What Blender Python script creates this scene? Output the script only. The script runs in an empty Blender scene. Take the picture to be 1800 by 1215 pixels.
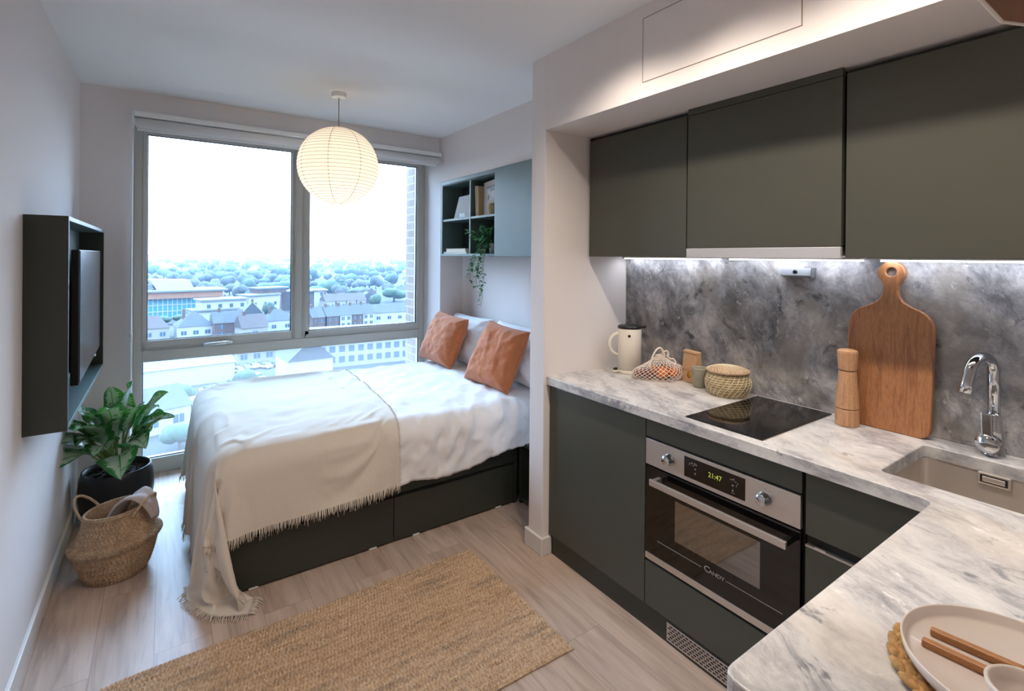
HAZE, HAZEC, SKY, EXPO = .0020, (.047, .066, .090, 1), 5.8, .04
P_MAIN, P_FILL_ENT, P_FILL_MID, LEDP, BULB, MILK = 28., 10., 17., 11., 60., .034
import bpy, bmesh, math, random
import numpy as np
from mathutils import Vector, Matrix, noise as mnoise
random.seed(7)
S = bpy.context.scene
COL = S.collection
PI = math.pi

# ------------------------------------------------------------------ helpers
class MB:
    """collects shapes in world coordinates, then links them as ONE mesh object"""
    def __init__(self): self.v, self.f, self.m, self.s = [], [], [], []
    def add(self, verts, faces, mi=0, smooth=False):
        o = len(self.v)
        self.v.extend([tuple(map(float, p)) for p in verts])
        self.f.extend([tuple(i + o for i in q) for q in faces])
        self.m.extend([mi] * len(faces)); self.s.extend([smooth] * len(faces))
        return self
    def bm(self, b, mi=0, smooth=False, mat=None):
        if mat is not None: b.transform(mat)
        b.verts.index_update()
        self.add([v.co[:] for v in b.verts], [[v.index for v in f.verts] for f in b.faces], mi, smooth)
        b.free(); return self
    def box(self, x0, x1, y0, y1, z0, z1, bev=0.0, mi=0, seg=2, mat=None):
        b = bmesh.new(); bmesh.ops.create_cube(b, size=1)
        b.transform(Matrix.Translation(((x0+x1)/2, (y0+y1)/2, (z0+z1)/2)) @ Matrix.Diagonal((abs(x1-x0), abs(y1-y0), abs(z1-z0), 1)))
        if bev > 0: bmesh.ops.bevel(b, geom=b.edges[:], offset=bev, segments=seg, profile=.5, affect='EDGES')
        return self.bm(b, mi, False, mat)
    def prism(self, poly, axis, a0, a1, bev=0.0, mi=0, seg=2, mat=None):
        """poly: 2D outline in the two other axes (cyclic order), extruded along axis"""
        b = bmesh.new(); k = 'xyz'.index(axis)
        def P(p, a):
            q = list(p); q.insert(k, a); return q
        lo = [b.verts.new(P(p, a0)) for p in poly]; hi = [b.verts.new(P(p, a1)) for p in poly]
        n = len(poly)
        b.faces.new(lo[::-1]); b.faces.new(hi)
        for i in range(n): b.faces.new((lo[i], lo[(i+1) % n], hi[(i+1) % n], hi[i]))
        bmesh.ops.recalc_face_normals(b, faces=b.faces[:])
        if bev > 0:
            es = [e for e in b.edges if len(e.link_faces) == 2 and any(len(f.verts) == n for f in e.link_faces)]
            bmesh.ops.bevel(b, geom=es, offset=bev, segments=seg, profile=.5, affect='EDGES')
        return self.bm(b, mi, False, mat)
    def tube(self, pts, r, seg=8, closed=False, cap=True, mi=0, flat=None):
        pts = [Vector(p) for p in pts]; n = len(pts)
        rs = r if hasattr(r, '__len__') else [r] * n
        T = []
        for i in range(n):
            a = pts[(i-1) % n] if (closed or i > 0) else pts[i]
            c = pts[(i+1) % n] if (closed or i < n-1) else pts[i]
            t = (c - a); T.append(t.normalized() if t.length > 1e-9 else Vector((0, 0, 1)))
        u = T[0].orthogonal().normalized(); vs, fs = [], []
        for i in range(n):
            u = (u - T[i] * u.dot(T[i]))
            u = u.normalized() if u.length > 1e-6 else T[i].orthogonal().normalized()
            w = T[i].cross(u)
            for k in range(seg):
                a = 2*PI*k/seg
                fx, fy = (1, 1) if flat is None else flat
                vs.append(pts[i] + rs[i]*(u*math.cos(a)*fx + w*math.sin(a)*fy))
        for i in range(n if closed else n-1):
            j = (i+1) % n
            for k in range(seg):
                k2 = (k+1) % seg
                fs.append((i*seg+k, i*seg+k2, j*seg+k2, j*seg+k))
        if cap and not closed:
            fs.append(tuple(range(seg))[::-1]); fs.append(tuple((n-1)*seg + k for k in range(seg)))
        return self.add(vs, fs, mi, True)
    def lathe(self, prof, c=(0, 0, 0), seg=32, mi=0, smooth=True, mat=None, sx=1, sy=1):
        vs, fs = [], []; n = len(prof)
        for r, z in prof:
            for k in range(seg):
                a = 2*PI*k/seg
                p = Vector((r*math.cos(a)*sx, r*math.sin(a)*sy, z))
                if mat is not None: p = mat @ p
                vs.append((p.x+c[0], p.y+c[1], p.z+c[2]))
        for i in range(n-1):
            for k in range(seg):
                k2 = (k+1) % seg
                fs.append((i*seg+k, i*seg+k2, (i+1)*seg+k2, (i+1)*seg+k))
        if prof[0][0] > 1e-6: fs.append(tuple(range(seg))[::-1])
        if prof[-1][0] > 1e-6: fs.append(tuple((n-1)*seg+k for k in range(seg)))
        return self.add(vs, fs, mi, smooth)
    def grid(self, fn, nu, nv, mi=0, smooth=True, wrapu=False):
        vs = [fn(i/(nu if wrapu else nu-1), j/(nv-1)) for j in range(nv) for i in range(nu)]
        fs = []
        for j in range(nv-1):
            for i in range(nu if wrapu else nu-1):
                i2 = (i+1) % nu
                fs.append((j*nu+i, j*nu+i2, (j+1)*nu+i2, (j+1)*nu+i))
        return self.add(vs, fs, mi, smooth)
    def ball(self, c, r, mi=0, sub=2, sc=(1, 1, 1)):
        b = bmesh.new(); bmesh.ops.create_icosphere(b, subdivisions=sub, radius=r)
        b.transform(Matrix.Translation(c) @ Matrix.Diagonal((*sc, 1)))
        return self.bm(b, mi, True)
    def build(self, name, mats, parent=None, origin=None, weld=False):
        if not isinstance(mats, (list, tuple)): mats = [mats]
        V = np.array(self.v, dtype=float)
        base = Vector((0, 0, 0)); p = parent
        while p is not None:
            base += p.location; p = p.parent
        if parent is None:
            if origin is None:
                lo, hi = V.min(0), V.max(0); origin = ((lo[0]+hi[0])/2, (lo[1]+hi[1])/2, lo[2])
            base = Vector(origin)
        V = V - np.array(base)
        me = bpy.data.meshes.new(name)
        me.from_pydata([tuple(x) for x in V], [], self.f)
        me.polygons.foreach_set('material_index', self.m)
        me.polygons.foreach_set('use_smooth', self.s)
        for m in mats: me.materials.append(m)
        if weld:
            b = bmesh.new(); b.from_mesh(me); bmesh.ops.remove_doubles(b, verts=b.verts[:], dist=1e-5); b.to_mesh(me); b.free()
        me.update(); me.validate()
        o = bpy.data.objects.new(name, me); COL.objects.link(o)
        if parent is not None: o.parent = parent
        else: o.location = base
        return o

def tag(o, label=None, cat=None, group=None, kind=None):
    if label: o['label'] = label
    if cat: o['category'] = cat
    if group: o['group'] = group
    if kind: o['kind'] = kind
    return o
def thing(name, label, cat, loc=(0, 0, 0), group=None, kind=None):
    o = bpy.data.objects.new(name, None); COL.objects.link(o); o.location = loc
    o.empty_display_size = .05
    return tag(o, label, cat, group, kind)
def copy_tree(o, parent=None):
    c = o.copy(); COL.objects.link(c)
    if parent is not None: c.parent = parent
    for ch in list(o.children): copy_tree(ch, c)
    return c
def text_into(mb, body, size, origin, right, up, depth=.0006, mi=0, align='CENTER', xs=1.0):
    cu = bpy.data.curves.new('lettering', 'FONT'); cu.body = body; cu.size = size
    cu.extrude = depth/2; cu.align_x = align; cu.align_y = 'CENTER'; cu.resolution_u = 3
    t = bpy.data.objects.new('lettering', cu); COL.objects.link(t)
    dg = bpy.context.evaluated_depsgraph_get(); dg.update()
    me = bpy.data.meshes.new_from_object(t.evaluated_get(dg))
    R, U = Vector(right).normalized(), Vector(up).normalized(); N = R.cross(U); O = Vector(origin)
    mb.add([O + R*v.co.x*xs + U*v.co.y + N*v.co.z for v in me.vertices], [tuple(p.vertices) for p in me.polygons], mi)
    bpy.data.objects.remove(t); bpy.data.curves.remove(cu); bpy.data.meshes.remove(me)
def smooth(pts, k=5):
    P = [Vector(p) for p in pts]; P = [P[0]*2-P[1]] + P + [P[-1]*2-P[-2]]; out = []
    for i in range(1, len(P)-2):
        for q in range(k):
            t = q/k; a, b, c, d = P[i-1:i+3]
            out.append(.5*(2*b + (c-a)*t + (2*a-5*b+4*c-d)*t*t + (3*b-a-3*c+d)*t**3))
    return out + [P[-2]]
def fbm(p, oct=3):
    s, a, t = 0, 1, 0
    p = Vector(p)
    for i in range(oct):
        s += a*mnoise.noise(p); t += a; a *= .5; p = p*2.03
    return s/t

# ------------------------------------------------------------------ materials
def lin(c):
    if isinstance(c, str):
        c = c.lstrip('#'); c = tuple(int(c[i:i+2], 16)/255 for i in (0, 2, 4))
    return tuple((x/12.92 if x <= .04045 else ((x+.055)/1.055)**2.4) for x in c[:3]) + (1,)
class N:
    def __init__(self, name):
        self.m = bpy.data.materials.new(name); self.m.use_nodes = True
        self.t = self.m.node_tree; self.b = self.t.nodes['Principled BSDF']; self.out = self.t.nodes['Material Output']
    def n(self, typ, **kw):
        x = self.t.nodes.new(typ)
        for k, v in kw.items():
            if k.startswith('_'): setattr(x, k[1:], v)
            else: x.inputs[k.replace('__', ' ')].default_value = v
        return x
    def l(self, a, ao, b, bi): self.t.links.new(a.outputs[ao], b.inputs[bi]); return b
    def coords(self, scale=(1, 1, 1), rot=(0, 0, 0), loc=(0, 0, 0)):
        tc = self.n('ShaderNodeTexCoord'); mp = self.n('ShaderNodeMapping')
        mp.inputs['Scale'].default_value = scale; mp.inputs['Rotation'].default_value = rot; mp.inputs['Location'].default_value = loc
        self.l(tc, 'Object', mp, 'Vector'); return mp
    def ramp(self, stops, src=None, so='Fac', interp='LINEAR'):
        r = self.n('ShaderNodeValToRGB'); r.color_ramp.interpolation = interp
        e = r.color_ramp.elements
        while len(e) < len(stops): e.new(.5)
        for k, (p, c) in enumerate(stops): e[k].position = p; e[k].color = lin(c)
        if src is not None: self.l(src, so, r, 'Fac')
        return r
    def mix(self, fac, a, b, mode='MIX'):
        """a, b, fac: (node, output) or a value"""
        x = self.n('ShaderNodeMix', _data_type='RGBA', _blend_type=mode)
        for i, q in ((0, fac), (6, a), (7, b)):
            if isinstance(q, tuple) and hasattr(q[0], 'outputs'): self.t.links.new(q[0].outputs[q[1]], x.inputs[i])
            else: x.inputs[i].default_value = q if i == 0 else lin(q)
        return (x, 2)
    def col(self, q): self.t.links.new(q[0].outputs[q[1]], self.b.inputs['Base Color'])
    def bump(self, node, out, strength=.3, dist=.002):
        bp = self.n('ShaderNodeBump', Strength=strength, Distance=dist)
        self.l(node, out, bp, 'Height'); self.l(bp, 'Normal', self.b, 'Normal'); return bp
def plain(name, c, rough=.5, metal=0., nz=None, bump=None, coat=0., spec=.5, sheen=0., stretch=(1, 1, 1)):
    """nz=(scale, second colour, amount)  bump=(scale, strength, distance)"""
    x = N(name); x.b.inputs['Base Color'].default_value = lin(c); x.b.inputs['Roughness'].default_value = rough
    x.b.inputs['Metallic'].default_value = metal; x.b.inputs['Specular IOR Level'].default_value = spec
    x.b.inputs['Coat Weight'].default_value = coat; x.b.inputs['Sheen Weight'].default_value = sheen
    if nz or bump: mp = x.coords(stretch)
    if nz:
        t = x.n('ShaderNodeTexNoise', Scale=nz[0], Detail=5.); x.l(mp, 'Vector', t, 'Vector')
        r = x.ramp([(.35, '#000000'), (.65, '#ffffff')], t)
        mm = x.n('ShaderNodeMath', _operation='MULTIPLY'); x.l(r, 'Color', mm, 0); mm.inputs[1].default_value = nz[2]
        x.col(x.mix((mm, 0), c, nz[1]))
    if bump:
        t = x.n('ShaderNodeTexNoise', Scale=bump[0], Detail=4.); x.l(mp, 'Vector', t, 'Vector'); x.bump(t, 'Fac', bump[1], bump[2])
    return x.m
def glow(name, c, strength):
    x = N(name); x.b.inputs['Base Color'].default_value = lin(c)
    x.b.inputs['Emission Color'].default_value = lin(c); x.b.inputs['Emission Strength'].default_value = strength
    return x.m

M = {}
M['wall'] = plain('wall_paint', '#e4dedc', .85, bump=(180, .04, .0006))
M['ceil'] = plain('ceiling_paint', '#ececec', .9)
M['trim'] = plain('trim_paint', '#d9d5d0', .5)
M['green'] = plain('green_laminate', '#494a42', .40, nz=(3, '#45463e', .5), bump=(900, .05, .0002), spec=.45)
M['greenblue'] = plain('green_board', '#50605c', .42, bump=(900, .05, .0002), spec=.5)
M['bedgreen'] = plain('bed_laminate', '#33362f', .45, bump=(700, .05, .0002))
M['dark'] = plain('dark_recess', '#1a1b19', .6)
M['inside'] = plain('cabinet_inside', '#2c3230', .5)
M['alu'] = plain('grey_aluminium', '#b4b2aa', .45, .1, bump=(600, .05, .0002))
M['chrome'] = plain('chrome', '#c9ccd0', .08, 1.)
M['steel'] = plain('brushed_steel', '#cdc6c0', .36, .85, bump=(60, .08, .0003), stretch=(1, .05, 12))
M['sinksteel'] = plain('sink_steel', '#d2cac2', .4, .8, bump=(300, .06, .0002))
M['blackglass'] = plain('black_glass', '#0d0b0b', .06, 0, spec=.6)
M['ovenglass'] = plain('oven_window_glass', '#2e2a26', .05, 0, spec=1.)
M['ovenglass'].node_tree.nodes['Principled BSDF'].inputs['IOR'].default_value = 2.1
M['black'] = plain('black_plastic', '#101011', .35)
M['white'] = plain('white_plastic', '#e4e4e2', .4)
M['hood'] = plain('hood_panel', '#b4b6bc', .35, .1)
M['cream'] = plain('cream_plastic', '#e9e2d3', .3, coat=.3)
M['duvet'] = plain('white_cotton', '#e6e3e2', .95, bump=(420, .10, .0006), sheen=.15)
M['pillowc'] = plain('pillow_cotton', '#e3e1e2', .95, bump=(420, .10, .0006), sheen=.15)
M['rust'] = plain('rust_linen', '#b86c40', .92, nz=(40, '#aa5f36', .6), bump=(700, .22, .0008), sheen=.2)
M['pot'] = plain('black_stoneware', '#17161a', .4, nz=(12, '#1f1e22', .6), bump=(80, .05, .0006))
M['soil'] = plain('potting_soil', '#1d1613', .95, nz=(90, '#3a2c24', .8), bump=(120, .9, .006))
M['stem'] = plain('plant_stem', '#5a7a3a', .5, nz=(20, '#8a9a55', .7))
M['towel'] = plain('grey_linen', '#b9aaa4', .95, nz=(60, '#a7978f', .5), bump=(500, .25, .001))
M['kraft'] = plain('kraft_paper', '#c09a76', .85, nz=(50, '#b28b67', .5), bump=(60, .12, .001))
M['gold'] = plain('gold_sticker', '#a98430', .4, .3)
M['ink'] = plain('printed_ink', '#6b5140', .8)
M['cup'] = plain('sage_stoneware', '#9d9b88', .55, nz=(30, '#8f8d7a', .6))
M['net'] = plain('cotton_net', '#e9ddd2', .9)
M['orange'] = plain('orange_peel', '#e08038', .45, nz=(30, '#d06c22', .6), bump=(160, .2, .001))
M['plum'] = plain('plum_skin', '#6e2f2a', .4, nz=(14, '#8f4a35', .7))
M['paper1'] = plain('cream_paper', '#d9cbb5', .8)
M['paper2'] = plain('grey_board', '#a9a49f', .75, nz=(40, '#9d9893', .4))
M['paper3'] = plain('brown_board', '#9c8f84', .75)
M['paperw'] = plain('white_paper', '#dedcd8', .8)
M['photo'] = plain('printed_photo', '#aaa39c', .6, nz=(35, '#6c6762', .9))
M['photodark'] = plain('printed_dark_band', '#3b3835', .6)
M['plate'] = plain('glazed_stoneware', '#d6cbc3', .28, nz=(20, '#cfc2b8', .4), coat=.2)
M['lampshade'] = plain('pale_rim', '#e9e2da', .6)
M['lampin'] = plain('shade_inner_wood', '#8f6a52', .6, nz=(8, '#7d5a44', .6))
M['led'] = glow('led_diffuser', '#eef4ff', LEDP)
M['bulb'] = glow('bulb_glow', '#ffebd2', BULB)
M['down'] = glow('downlight_lens', '#ffe8d0', 12.)
M['digit'] = glow('clock_digits', '#aebf4a', .4)
M['icon'] = plain('panel_print', '#8c8884', .5)
M['logo'] = plain('silver_print', '#c4c0bc', .35, .4)
M['bamboo'] = plain('woven_bamboo', '#b99f78', .7, nz=(40, '#8c7250', .7))
M['ivy'] = plain('ivy_leaf', '#4a8a55', .45, nz=(25, '#2a6040', .6))
M['bracket'] = plain('steel_grey', '#7f8488', .4, .6)
M['cord'] = plain('lamp_cord', '#8d7f74', .6)

def wood(name, c1, c2, axis, scale=1., rough=.4, rings=22):
    x = N(name); st = {'x': (.05, 1, 1), 'y': (1, .05, 1), 'z': (1, 1, .05)}[axis]
    mp = x.coords(tuple(q*scale for q in st))
    t = x.n('ShaderNodeTexNoise', Scale=rings, Detail=6., Roughness=.65, Distortion=.6); x.l(mp, 'Vector', t, 'Vector')
    r = x.ramp([(.3, c2), (.5, c1), (.62, c2), (.75, c1)], t)
    mp2 = x.coords(tuple(q*scale*6 for q in st)); t2 = x.n('ShaderNodeTexNoise', Scale=rings*2.2, Detail=3.); x.l(mp2, 'Vector', t2, 'Vector')
    r2 = x.ramp([(.35, '#9a9a9a'), (.6, '#ffffff')], t2)
    x.col(x.mix(.45, (r, 'Color'), (r2, 'Color'), 'MULTIPLY')); x.b.inputs['Roughness'].default_value = rough
    x.bump(t2, 'Fac', .06, .0006); return x.m
M['board'] = wood('oiled_oak', '#b07a50', '#946040', 'z', 2.2, .38, 20)
M['mill'] = wood('acacia', '#c79a72', '#b58460', 'z', 3., .45, 26)
M['cutlery'] = wood('cutlery_beech', '#b9824f', '#a56d3d', 'y', 4., .45, 30)

# floor boards running along the room
def floor_mat():
    x = N('oak_laminate')
    mp = x.coords((1, 1, 1), (0, 0, PI/2), (0, 0, 0))
    br = x.n('ShaderNodeTexBrick', Scale=1., Mortar__Size=.0012, Mortar__Smooth=.3, Bias=0.)
    br.inputs['Brick Width'].default_value = 1.35; br.inputs['Row Height'].default_value = .192
    br.offset = .37; br.inputs['Color1'].default_value = (0, 0, 0, 1); br.inputs['Color2'].default_value = (1, 1, 1, 1)
    br.inputs['Mortar'].default_value = (.5, .5, .5, 1)
    x.l(mp, 'Vector', br, 'Vector')
    # every board shifts the grain
    cx = x.n('ShaderNodeVectorMath', _operation='SCALE'); x.l(br, 'Color', cx, 0); cx.inputs['Scale'].default_value = 7.
    tc = x.n('ShaderNodeTexCoord'); ad = x.n('ShaderNodeVectorMath', _operation='ADD'); x.l(tc, 'Object', ad, 0); x.l(cx, 0, ad, 1)
    m2 = x.n('ShaderNodeMapping'); m2.inputs['Scale'].default_value = (1, .09, 1); x.l(ad, 0, m2, 'Vector')
    t = x.n('ShaderNodeTexNoise', Scale=16., Detail=8., Roughness=.62, Distortion=1.1); x.l(m2, 'Vector', t, 'Vector')
    r = x.ramp([(.28, '#a38d7d'), (.45, '#bfa999'), (.6, '#ccb7a7'), (.8, '#b29d8d')], t)
    w = x.n('ShaderNodeTexWave', Scale=5., Distortion=9., Detail=3., Detail__Scale=1.4); w.wave_type = 'RINGS'
    m3 = x.n('ShaderNodeMapping'); m3.inputs['Scale'].default_value = (1.6, .16, 1); x.l(ad, 0, m3, 'Vector'); x.l(m3, 'Vector', w, 'Vector')
    rw = x.ramp([(.0, '#d9d9d9'), (.5, '#ffffff')], w)
    c = x.mix(.5, (r, 'Color'), (rw, 'Color'), 'MULTIPLY')
    tone = x.ramp([(0, '#ece7e3'), (1, '#ffffff')], br, 'Color')
    c = x.mix(.8, c, (tone, 'Color'), 'MULTIPLY')
    c = x.mix((br, 'Fac'), c, '#8f7e72')
    kn = x.n('ShaderNodeTexVoronoi', Scale=1.25); m4 = x.n('ShaderNodeMapping'); m4.inputs['Scale'].default_value = (2.2, 1, 1); x.l(ad, 0, m4, 'Vector'); x.l(m4, 'Vector', kn, 'Vector')
    kr = x.ramp([(.02, '#ffffff'), (.075, '#000000')], kn, 'Distance')
    c = x.mix((kr, 'Color'), c, '#7d6b5f')
    x.col(c); x.b.inputs['Roughness'].default_value = .38
    x.bump(t, 'Fac', .08, .0008); return x.m
M['floor'] = floor_mat()

def stone_mat(name, rot, dark):
    x = N(name); mp = x.coords((1, 1, 1), rot)
    wz = x.n('ShaderNodeTexNoise', Scale=3.5, Detail=3.); x.l(mp, 'Vector', wz, 'Vector')
    wv = x.n('ShaderNodeVectorMath', _operation='MULTIPLY_ADD'); x.l(wz, 'Color', wv, 0); wv.inputs[1].default_value = (.16, .16, .16); x.l(mp, 'Vector', wv, 2)
    def nz(scale, detail, stretch, rough=.6, loc=(0, 0, 0), dist=0.):
        m2 = x.n('ShaderNodeMapping'); m2.inputs['Scale'].default_value = stretch; m2.inputs['Location'].default_value = loc; x.l(wv, 0, m2, 'Vector')
        t = x.n('ShaderNodeTexNoise', Scale=scale, Detail=detail, Roughness=rough, Distortion=dist); x.l(m2, 'Vector', t, 'Vector'); return t
    st = (1, .42, 1) if not dark else (1, .8, .55)
    base = nz(8, 11, st, .74)
    r = x.ramp([(.30, '#7d7b80'), (.42, '#a8a6a8'), (.51, '#cac8c7'), (.64, '#e0ddda')] if not dark else
               [(.33, '#4b4b50'), (.44, '#747477'), (.53, '#99989c'), (.64, '#c6c4c4')], base)
    cr = nz(5, 3, st, .5, (3, 1, 2)); rc = x.ramp([(.52, '#000000'), (.68, '#ffffff')], cr)
    mm = x.n('ShaderNodeMath', _operation='MULTIPLY'); x.l(rc, 'Color', mm, 0); mm.inputs[1].default_value = .5
    c = x.mix((mm, 0), (r, 'Color'), '#cfc4b4' if not dark else '#a39a8e')
    vn = nz(12, 9, (st[0]*1.3, st[1]*.7, st[2]), .68, (7, 3, 1), .5)
    rv = x.ramp([(.57, '#000000'), (.66, '#ffffff')], vn)
    m5 = x.n('ShaderNodeMath', _operation='MULTIPLY'); x.l(rv, 'Color', m5, 0); m5.inputs[1].default_value = .9 if dark else .62
    c = x.mix((m5, 0), c, '#666775' if not dark else '#3f4048')
    v2 = nz(26, 5, st, .7, (1, 9, 4)); r2 = x.ramp([(.62, '#000000'), (.72, '#ffffff')], v2)
    m3 = x.n('ShaderNodeMath', _operation='MULTIPLY'); x.l(r2, 'Color', m3, 0); m3.inputs[1].default_value = .75
    c = x.mix((m3, 0), c, '#4c4c55' if not dark else '#34353c')
    v3 = nz(34, 5, st, .7, (5, 2, 8)); r3 = x.ramp([(.6, '#000000'), (.7, '#ffffff')], v3)
    m4 = x.n('ShaderNodeMath', _operation='MULTIPLY'); x.l(r3, 'Color', m4, 0); m4.inputs[1].default_value = .8
    c = x.mix((m4, 0), c, '#efecea' if not dark else '#cfcdcc')
    x.col(c); x.b.inputs['Roughness'].default_value = .3 if not dark else .38
    return x.m
M['stone'] = stone_mat('pale_granite', (0, 0, .35), False)
M['stone_shaded'] = stone_mat('shaded_granite', (.5, 0, 0), True)  # same stone as the worktop, its weaker light painted in as darker tones

def weave_mat(name, c1, c2, c3, s1, s2, bump=.6):
    x = N(name); mp = x.coords()
    t = x.n('ShaderNodeTexNoise', Scale=s1, Detail=4., Roughness=.7); x.l(mp, 'Vector', t, 'Vector')
    r = x.ramp([(.3, c1), (.5, c2), (.7, c3)], t)
    t2 = x.n('ShaderNodeTexNoise', Scale=s2, Detail=2.); x.l(mp, 'Vector', t2, 'Vector')
    r2 = x.ramp([(.35, '#8a8a8a'), (.6, '#ffffff')], t2)
    x.col(x.mix(.5, (r, 'Color'), (r2, 'Color'), 'MULTIPLY')); x.b.inputs['Roughness'].default_value = .85
    x.bump(t2, 'Fac', bump, .002); return x.m
M['seagrass'] = weave_mat('seagrass', '#b09372', '#c2a283', '#cfb492', 22, 150, .3)
M['seadark'] = weave_mat('seagrass_coil', '#a3906e', '#bfac86', '#d4c49e', 30, 130)
M['seawhite'] = plain('pale_stitch', '#e6d9b8', .8)
M['plait'] = weave_mat('plaited_leaf', '#8f8a4e', '#b98f56', '#a77a48', 9, 90)
def jute_mat():
    x = N('jute_yarn')
    mp = x.coords((1, 9, 1)); t = x.n('ShaderNodeTexNoise', Scale=3.2, Detail=3., Roughness=.6); x.l(mp, 'Vector', t, 'Vector')
    r = x.ramp([(.3, '#84786c'), (.44, '#b3967a'), (.56, '#cdb294'), (.7, '#a37c58')], t)
    mp2 = x.coords((1, 1, 1)); t2 = x.n('ShaderNodeTexNoise', Scale=95., Detail=2.); x.l(mp2, 'Vector', t2, 'Vector')
    r2 = x.ramp([(.32, '#7d6853'), (.5, '#c6a888'), (.68, '#ead9c2')], t2)
    x.col(x.mix(.42, (r, 'Color'), (r2, 'Color'))); x.b.inputs['Roughness'].default_value = .95
    t3 = x.n('ShaderNodeTexNoise', Scale=420., Detail=2.); x.l(mp2, 'Vector', t3, 'Vector'); x.bump(t3, 'Fac', .5, .002)
    return x.m
M['jute'] = jute_mat()
def throw_mat():
    x = N('cream_throw'); mp = x.coords((1, 1, 1)); t = x.n('ShaderNodeTexNoise', Scale=600., Detail=2.); x.l(mp, 'Vector', t, 'Vector')
    r = x.ramp([(.3, '#cdc0b0'), (.7, '#ded3c5')], t); x.col((r, 'Color'))
    x.b.inputs['Roughness'].default_value = .95; x.b.inputs['Sheen Weight'].default_value = .2
    t2 = x.n('ShaderNodeTexNoise', Scale=160., Detail=3.); x.l(mp, 'Vector', t2, 'Vector'); x.bump(t2, 'Fac', .25, .0015)
    return x.m
M['throw'] = throw_mat()
def paper_shade():
    x = N('rice_paper'); t = x.t; t.nodes.remove(x.b)
    d = x.n('ShaderNodeBsdfDiffuse', Color=lin('#f6f1e8')); tr = x.n('ShaderNodeBsdfTranslucent', Color=lin('#fdf8ee'))
    mx = x.n('ShaderNodeMixShader', Fac=.55); x.t.links.new(d.outputs[0], mx.inputs[1]); x.t.links.new(tr.outputs[0], mx.inputs[2])
    x.t.links.new(mx.outputs[0], x.out.inputs['Surface']); return x.m
M['rice'] = paper_shade()
M['ribs'] = plain('shade_wire', '#8a7a5c', .7)
def pane_mat(name, milk):
    x = N(name); x.t.nodes.remove(x.b)
    tp = x.n('ShaderNodeBsdfTransparent', Color=(.94, .98, 1, 1)); gl = x.n('ShaderNodeBsdfGlossy', Roughness=.02)
    fr = x.n('ShaderNodeFresnel', IOR=1.25)
    mx = x.n('ShaderNodeMixShader'); x.l(fr, 0, mx, 0); x.t.links.new(tp.outputs[0], mx.inputs[1]); x.t.links.new(gl.outputs[0], mx.inputs[2])
    fin = mx
    if milk:
        # the lower pane carries a fine printed dot screen
        tl = x.n('ShaderNodeBsdfTranslucent', Color=(.95, .98, 1, 1))
        m2 = x.n('ShaderNodeMixShader', Fac=milk); x.t.links.new(mx.outputs[0], m2.inputs[1]); x.t.links.new(tl.outputs[0], m2.inputs[2]); fin = m2
    x.t.links.new(fin.outputs[0], x.out.inputs['Surface']); return x.m
M['pane'] = pane_mat('window_glass', 0)
M['panemilk'] = pane_mat('dotted_window_glass', MILK)
def leaf_mat():
    x = N('silver_green_leaf'); uv = x.n('ShaderNodeUVMap')
    sp = x.n('ShaderNodeSeparateXYZ'); x.l(uv, 'UV', sp, 0)
    # silver patches along the side veins, widened as painted window reflection; green margin and midrib
    tc = x.n('ShaderNodeMapping'); tc.inputs['Scale'].default_value = (2.2, 9, 1); tc.inputs['Rotation'].default_value = (0, 0, .0); x.l(uv, 'UV', tc, 'Vector')
    t = x.n('ShaderNodeTexNoise', Scale=2., Detail=4., Distortion=.8); x.l(tc, 'Vector', t, 'Vector')
    ab = x.n('ShaderNodeMath', _operation='SUBTRACT'); x.l(sp, 'X', ab, 0); ab.inputs[1].default_value = .5
    a2 = x.n('ShaderNodeMath', _operation='ABSOLUTE'); x.l(ab, 0, a2, 0)
    ed = x.n('ShaderNodeMapRange'); x.l(a2, 0, ed, 'Value'); ed.inputs['From Min'].default_value = .22; ed.inputs['From Max'].default_value = .42; ed.inputs['To Min'].default_value = .12; ed.inputs['To Max'].default_value = -.25
    sm = x.n('ShaderNodeMath', _operation='ADD'); x.l(t, 'Fac', sm, 0); x.l(ed, 0, sm, 1)
    r = x.ramp([(.38, '#2b7341'), (.45, '#5f9a6c'), (.52, '#bccebf')], sm, 0)
    mid = x.ramp([(.012, '#ffffff'), (.03, '#000000')], a2, 0)
    x.col(x.mix((mid, 'Color'), (r, 'Color'), '#3c8a45')); x.b.inputs['Roughness'].default_value = .26
    x.b.inputs['Coat Weight'].default_value = .15
    tl = x.n('ShaderNodeBsdfTranslucent', Color=lin('#7fc04a')); ms = x.n('ShaderNodeMixShader', Fac=.14)
    x.t.links.new(x.b.outputs[0], ms.inputs[1]); x.t.links.new(tl.outputs[0], ms.inputs[2]); x.t.links.new(ms.outputs[0], x.out.inputs['Surface'])
    return x.m
M['leaf'] = leaf_mat()
def brick_mat():
    x = N('pale_brick'); mp = x.coords((1, 1, 1), (0, PI/2, -PI/2))
    b = x.n('ShaderNodeTexBrick', Scale=1., Mortar__Size=.006); b.inputs['Brick Width'].default_value = .22; b.inputs['Row Height'].default_value = .075
    b.inputs['Color1'].default_value = lin('#5f5650'); b.inputs['Color2'].default_value = lin('#6c645d'); b.inputs['Mortar'].default_value = lin('#7a7672')
    x.l(mp, 'Vector', b, 'Vector'); x.col((b, 'Color')); x.b.inputs['Roughness'].default_value = .9; return x.m
M['brick'] = brick_mat()
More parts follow.
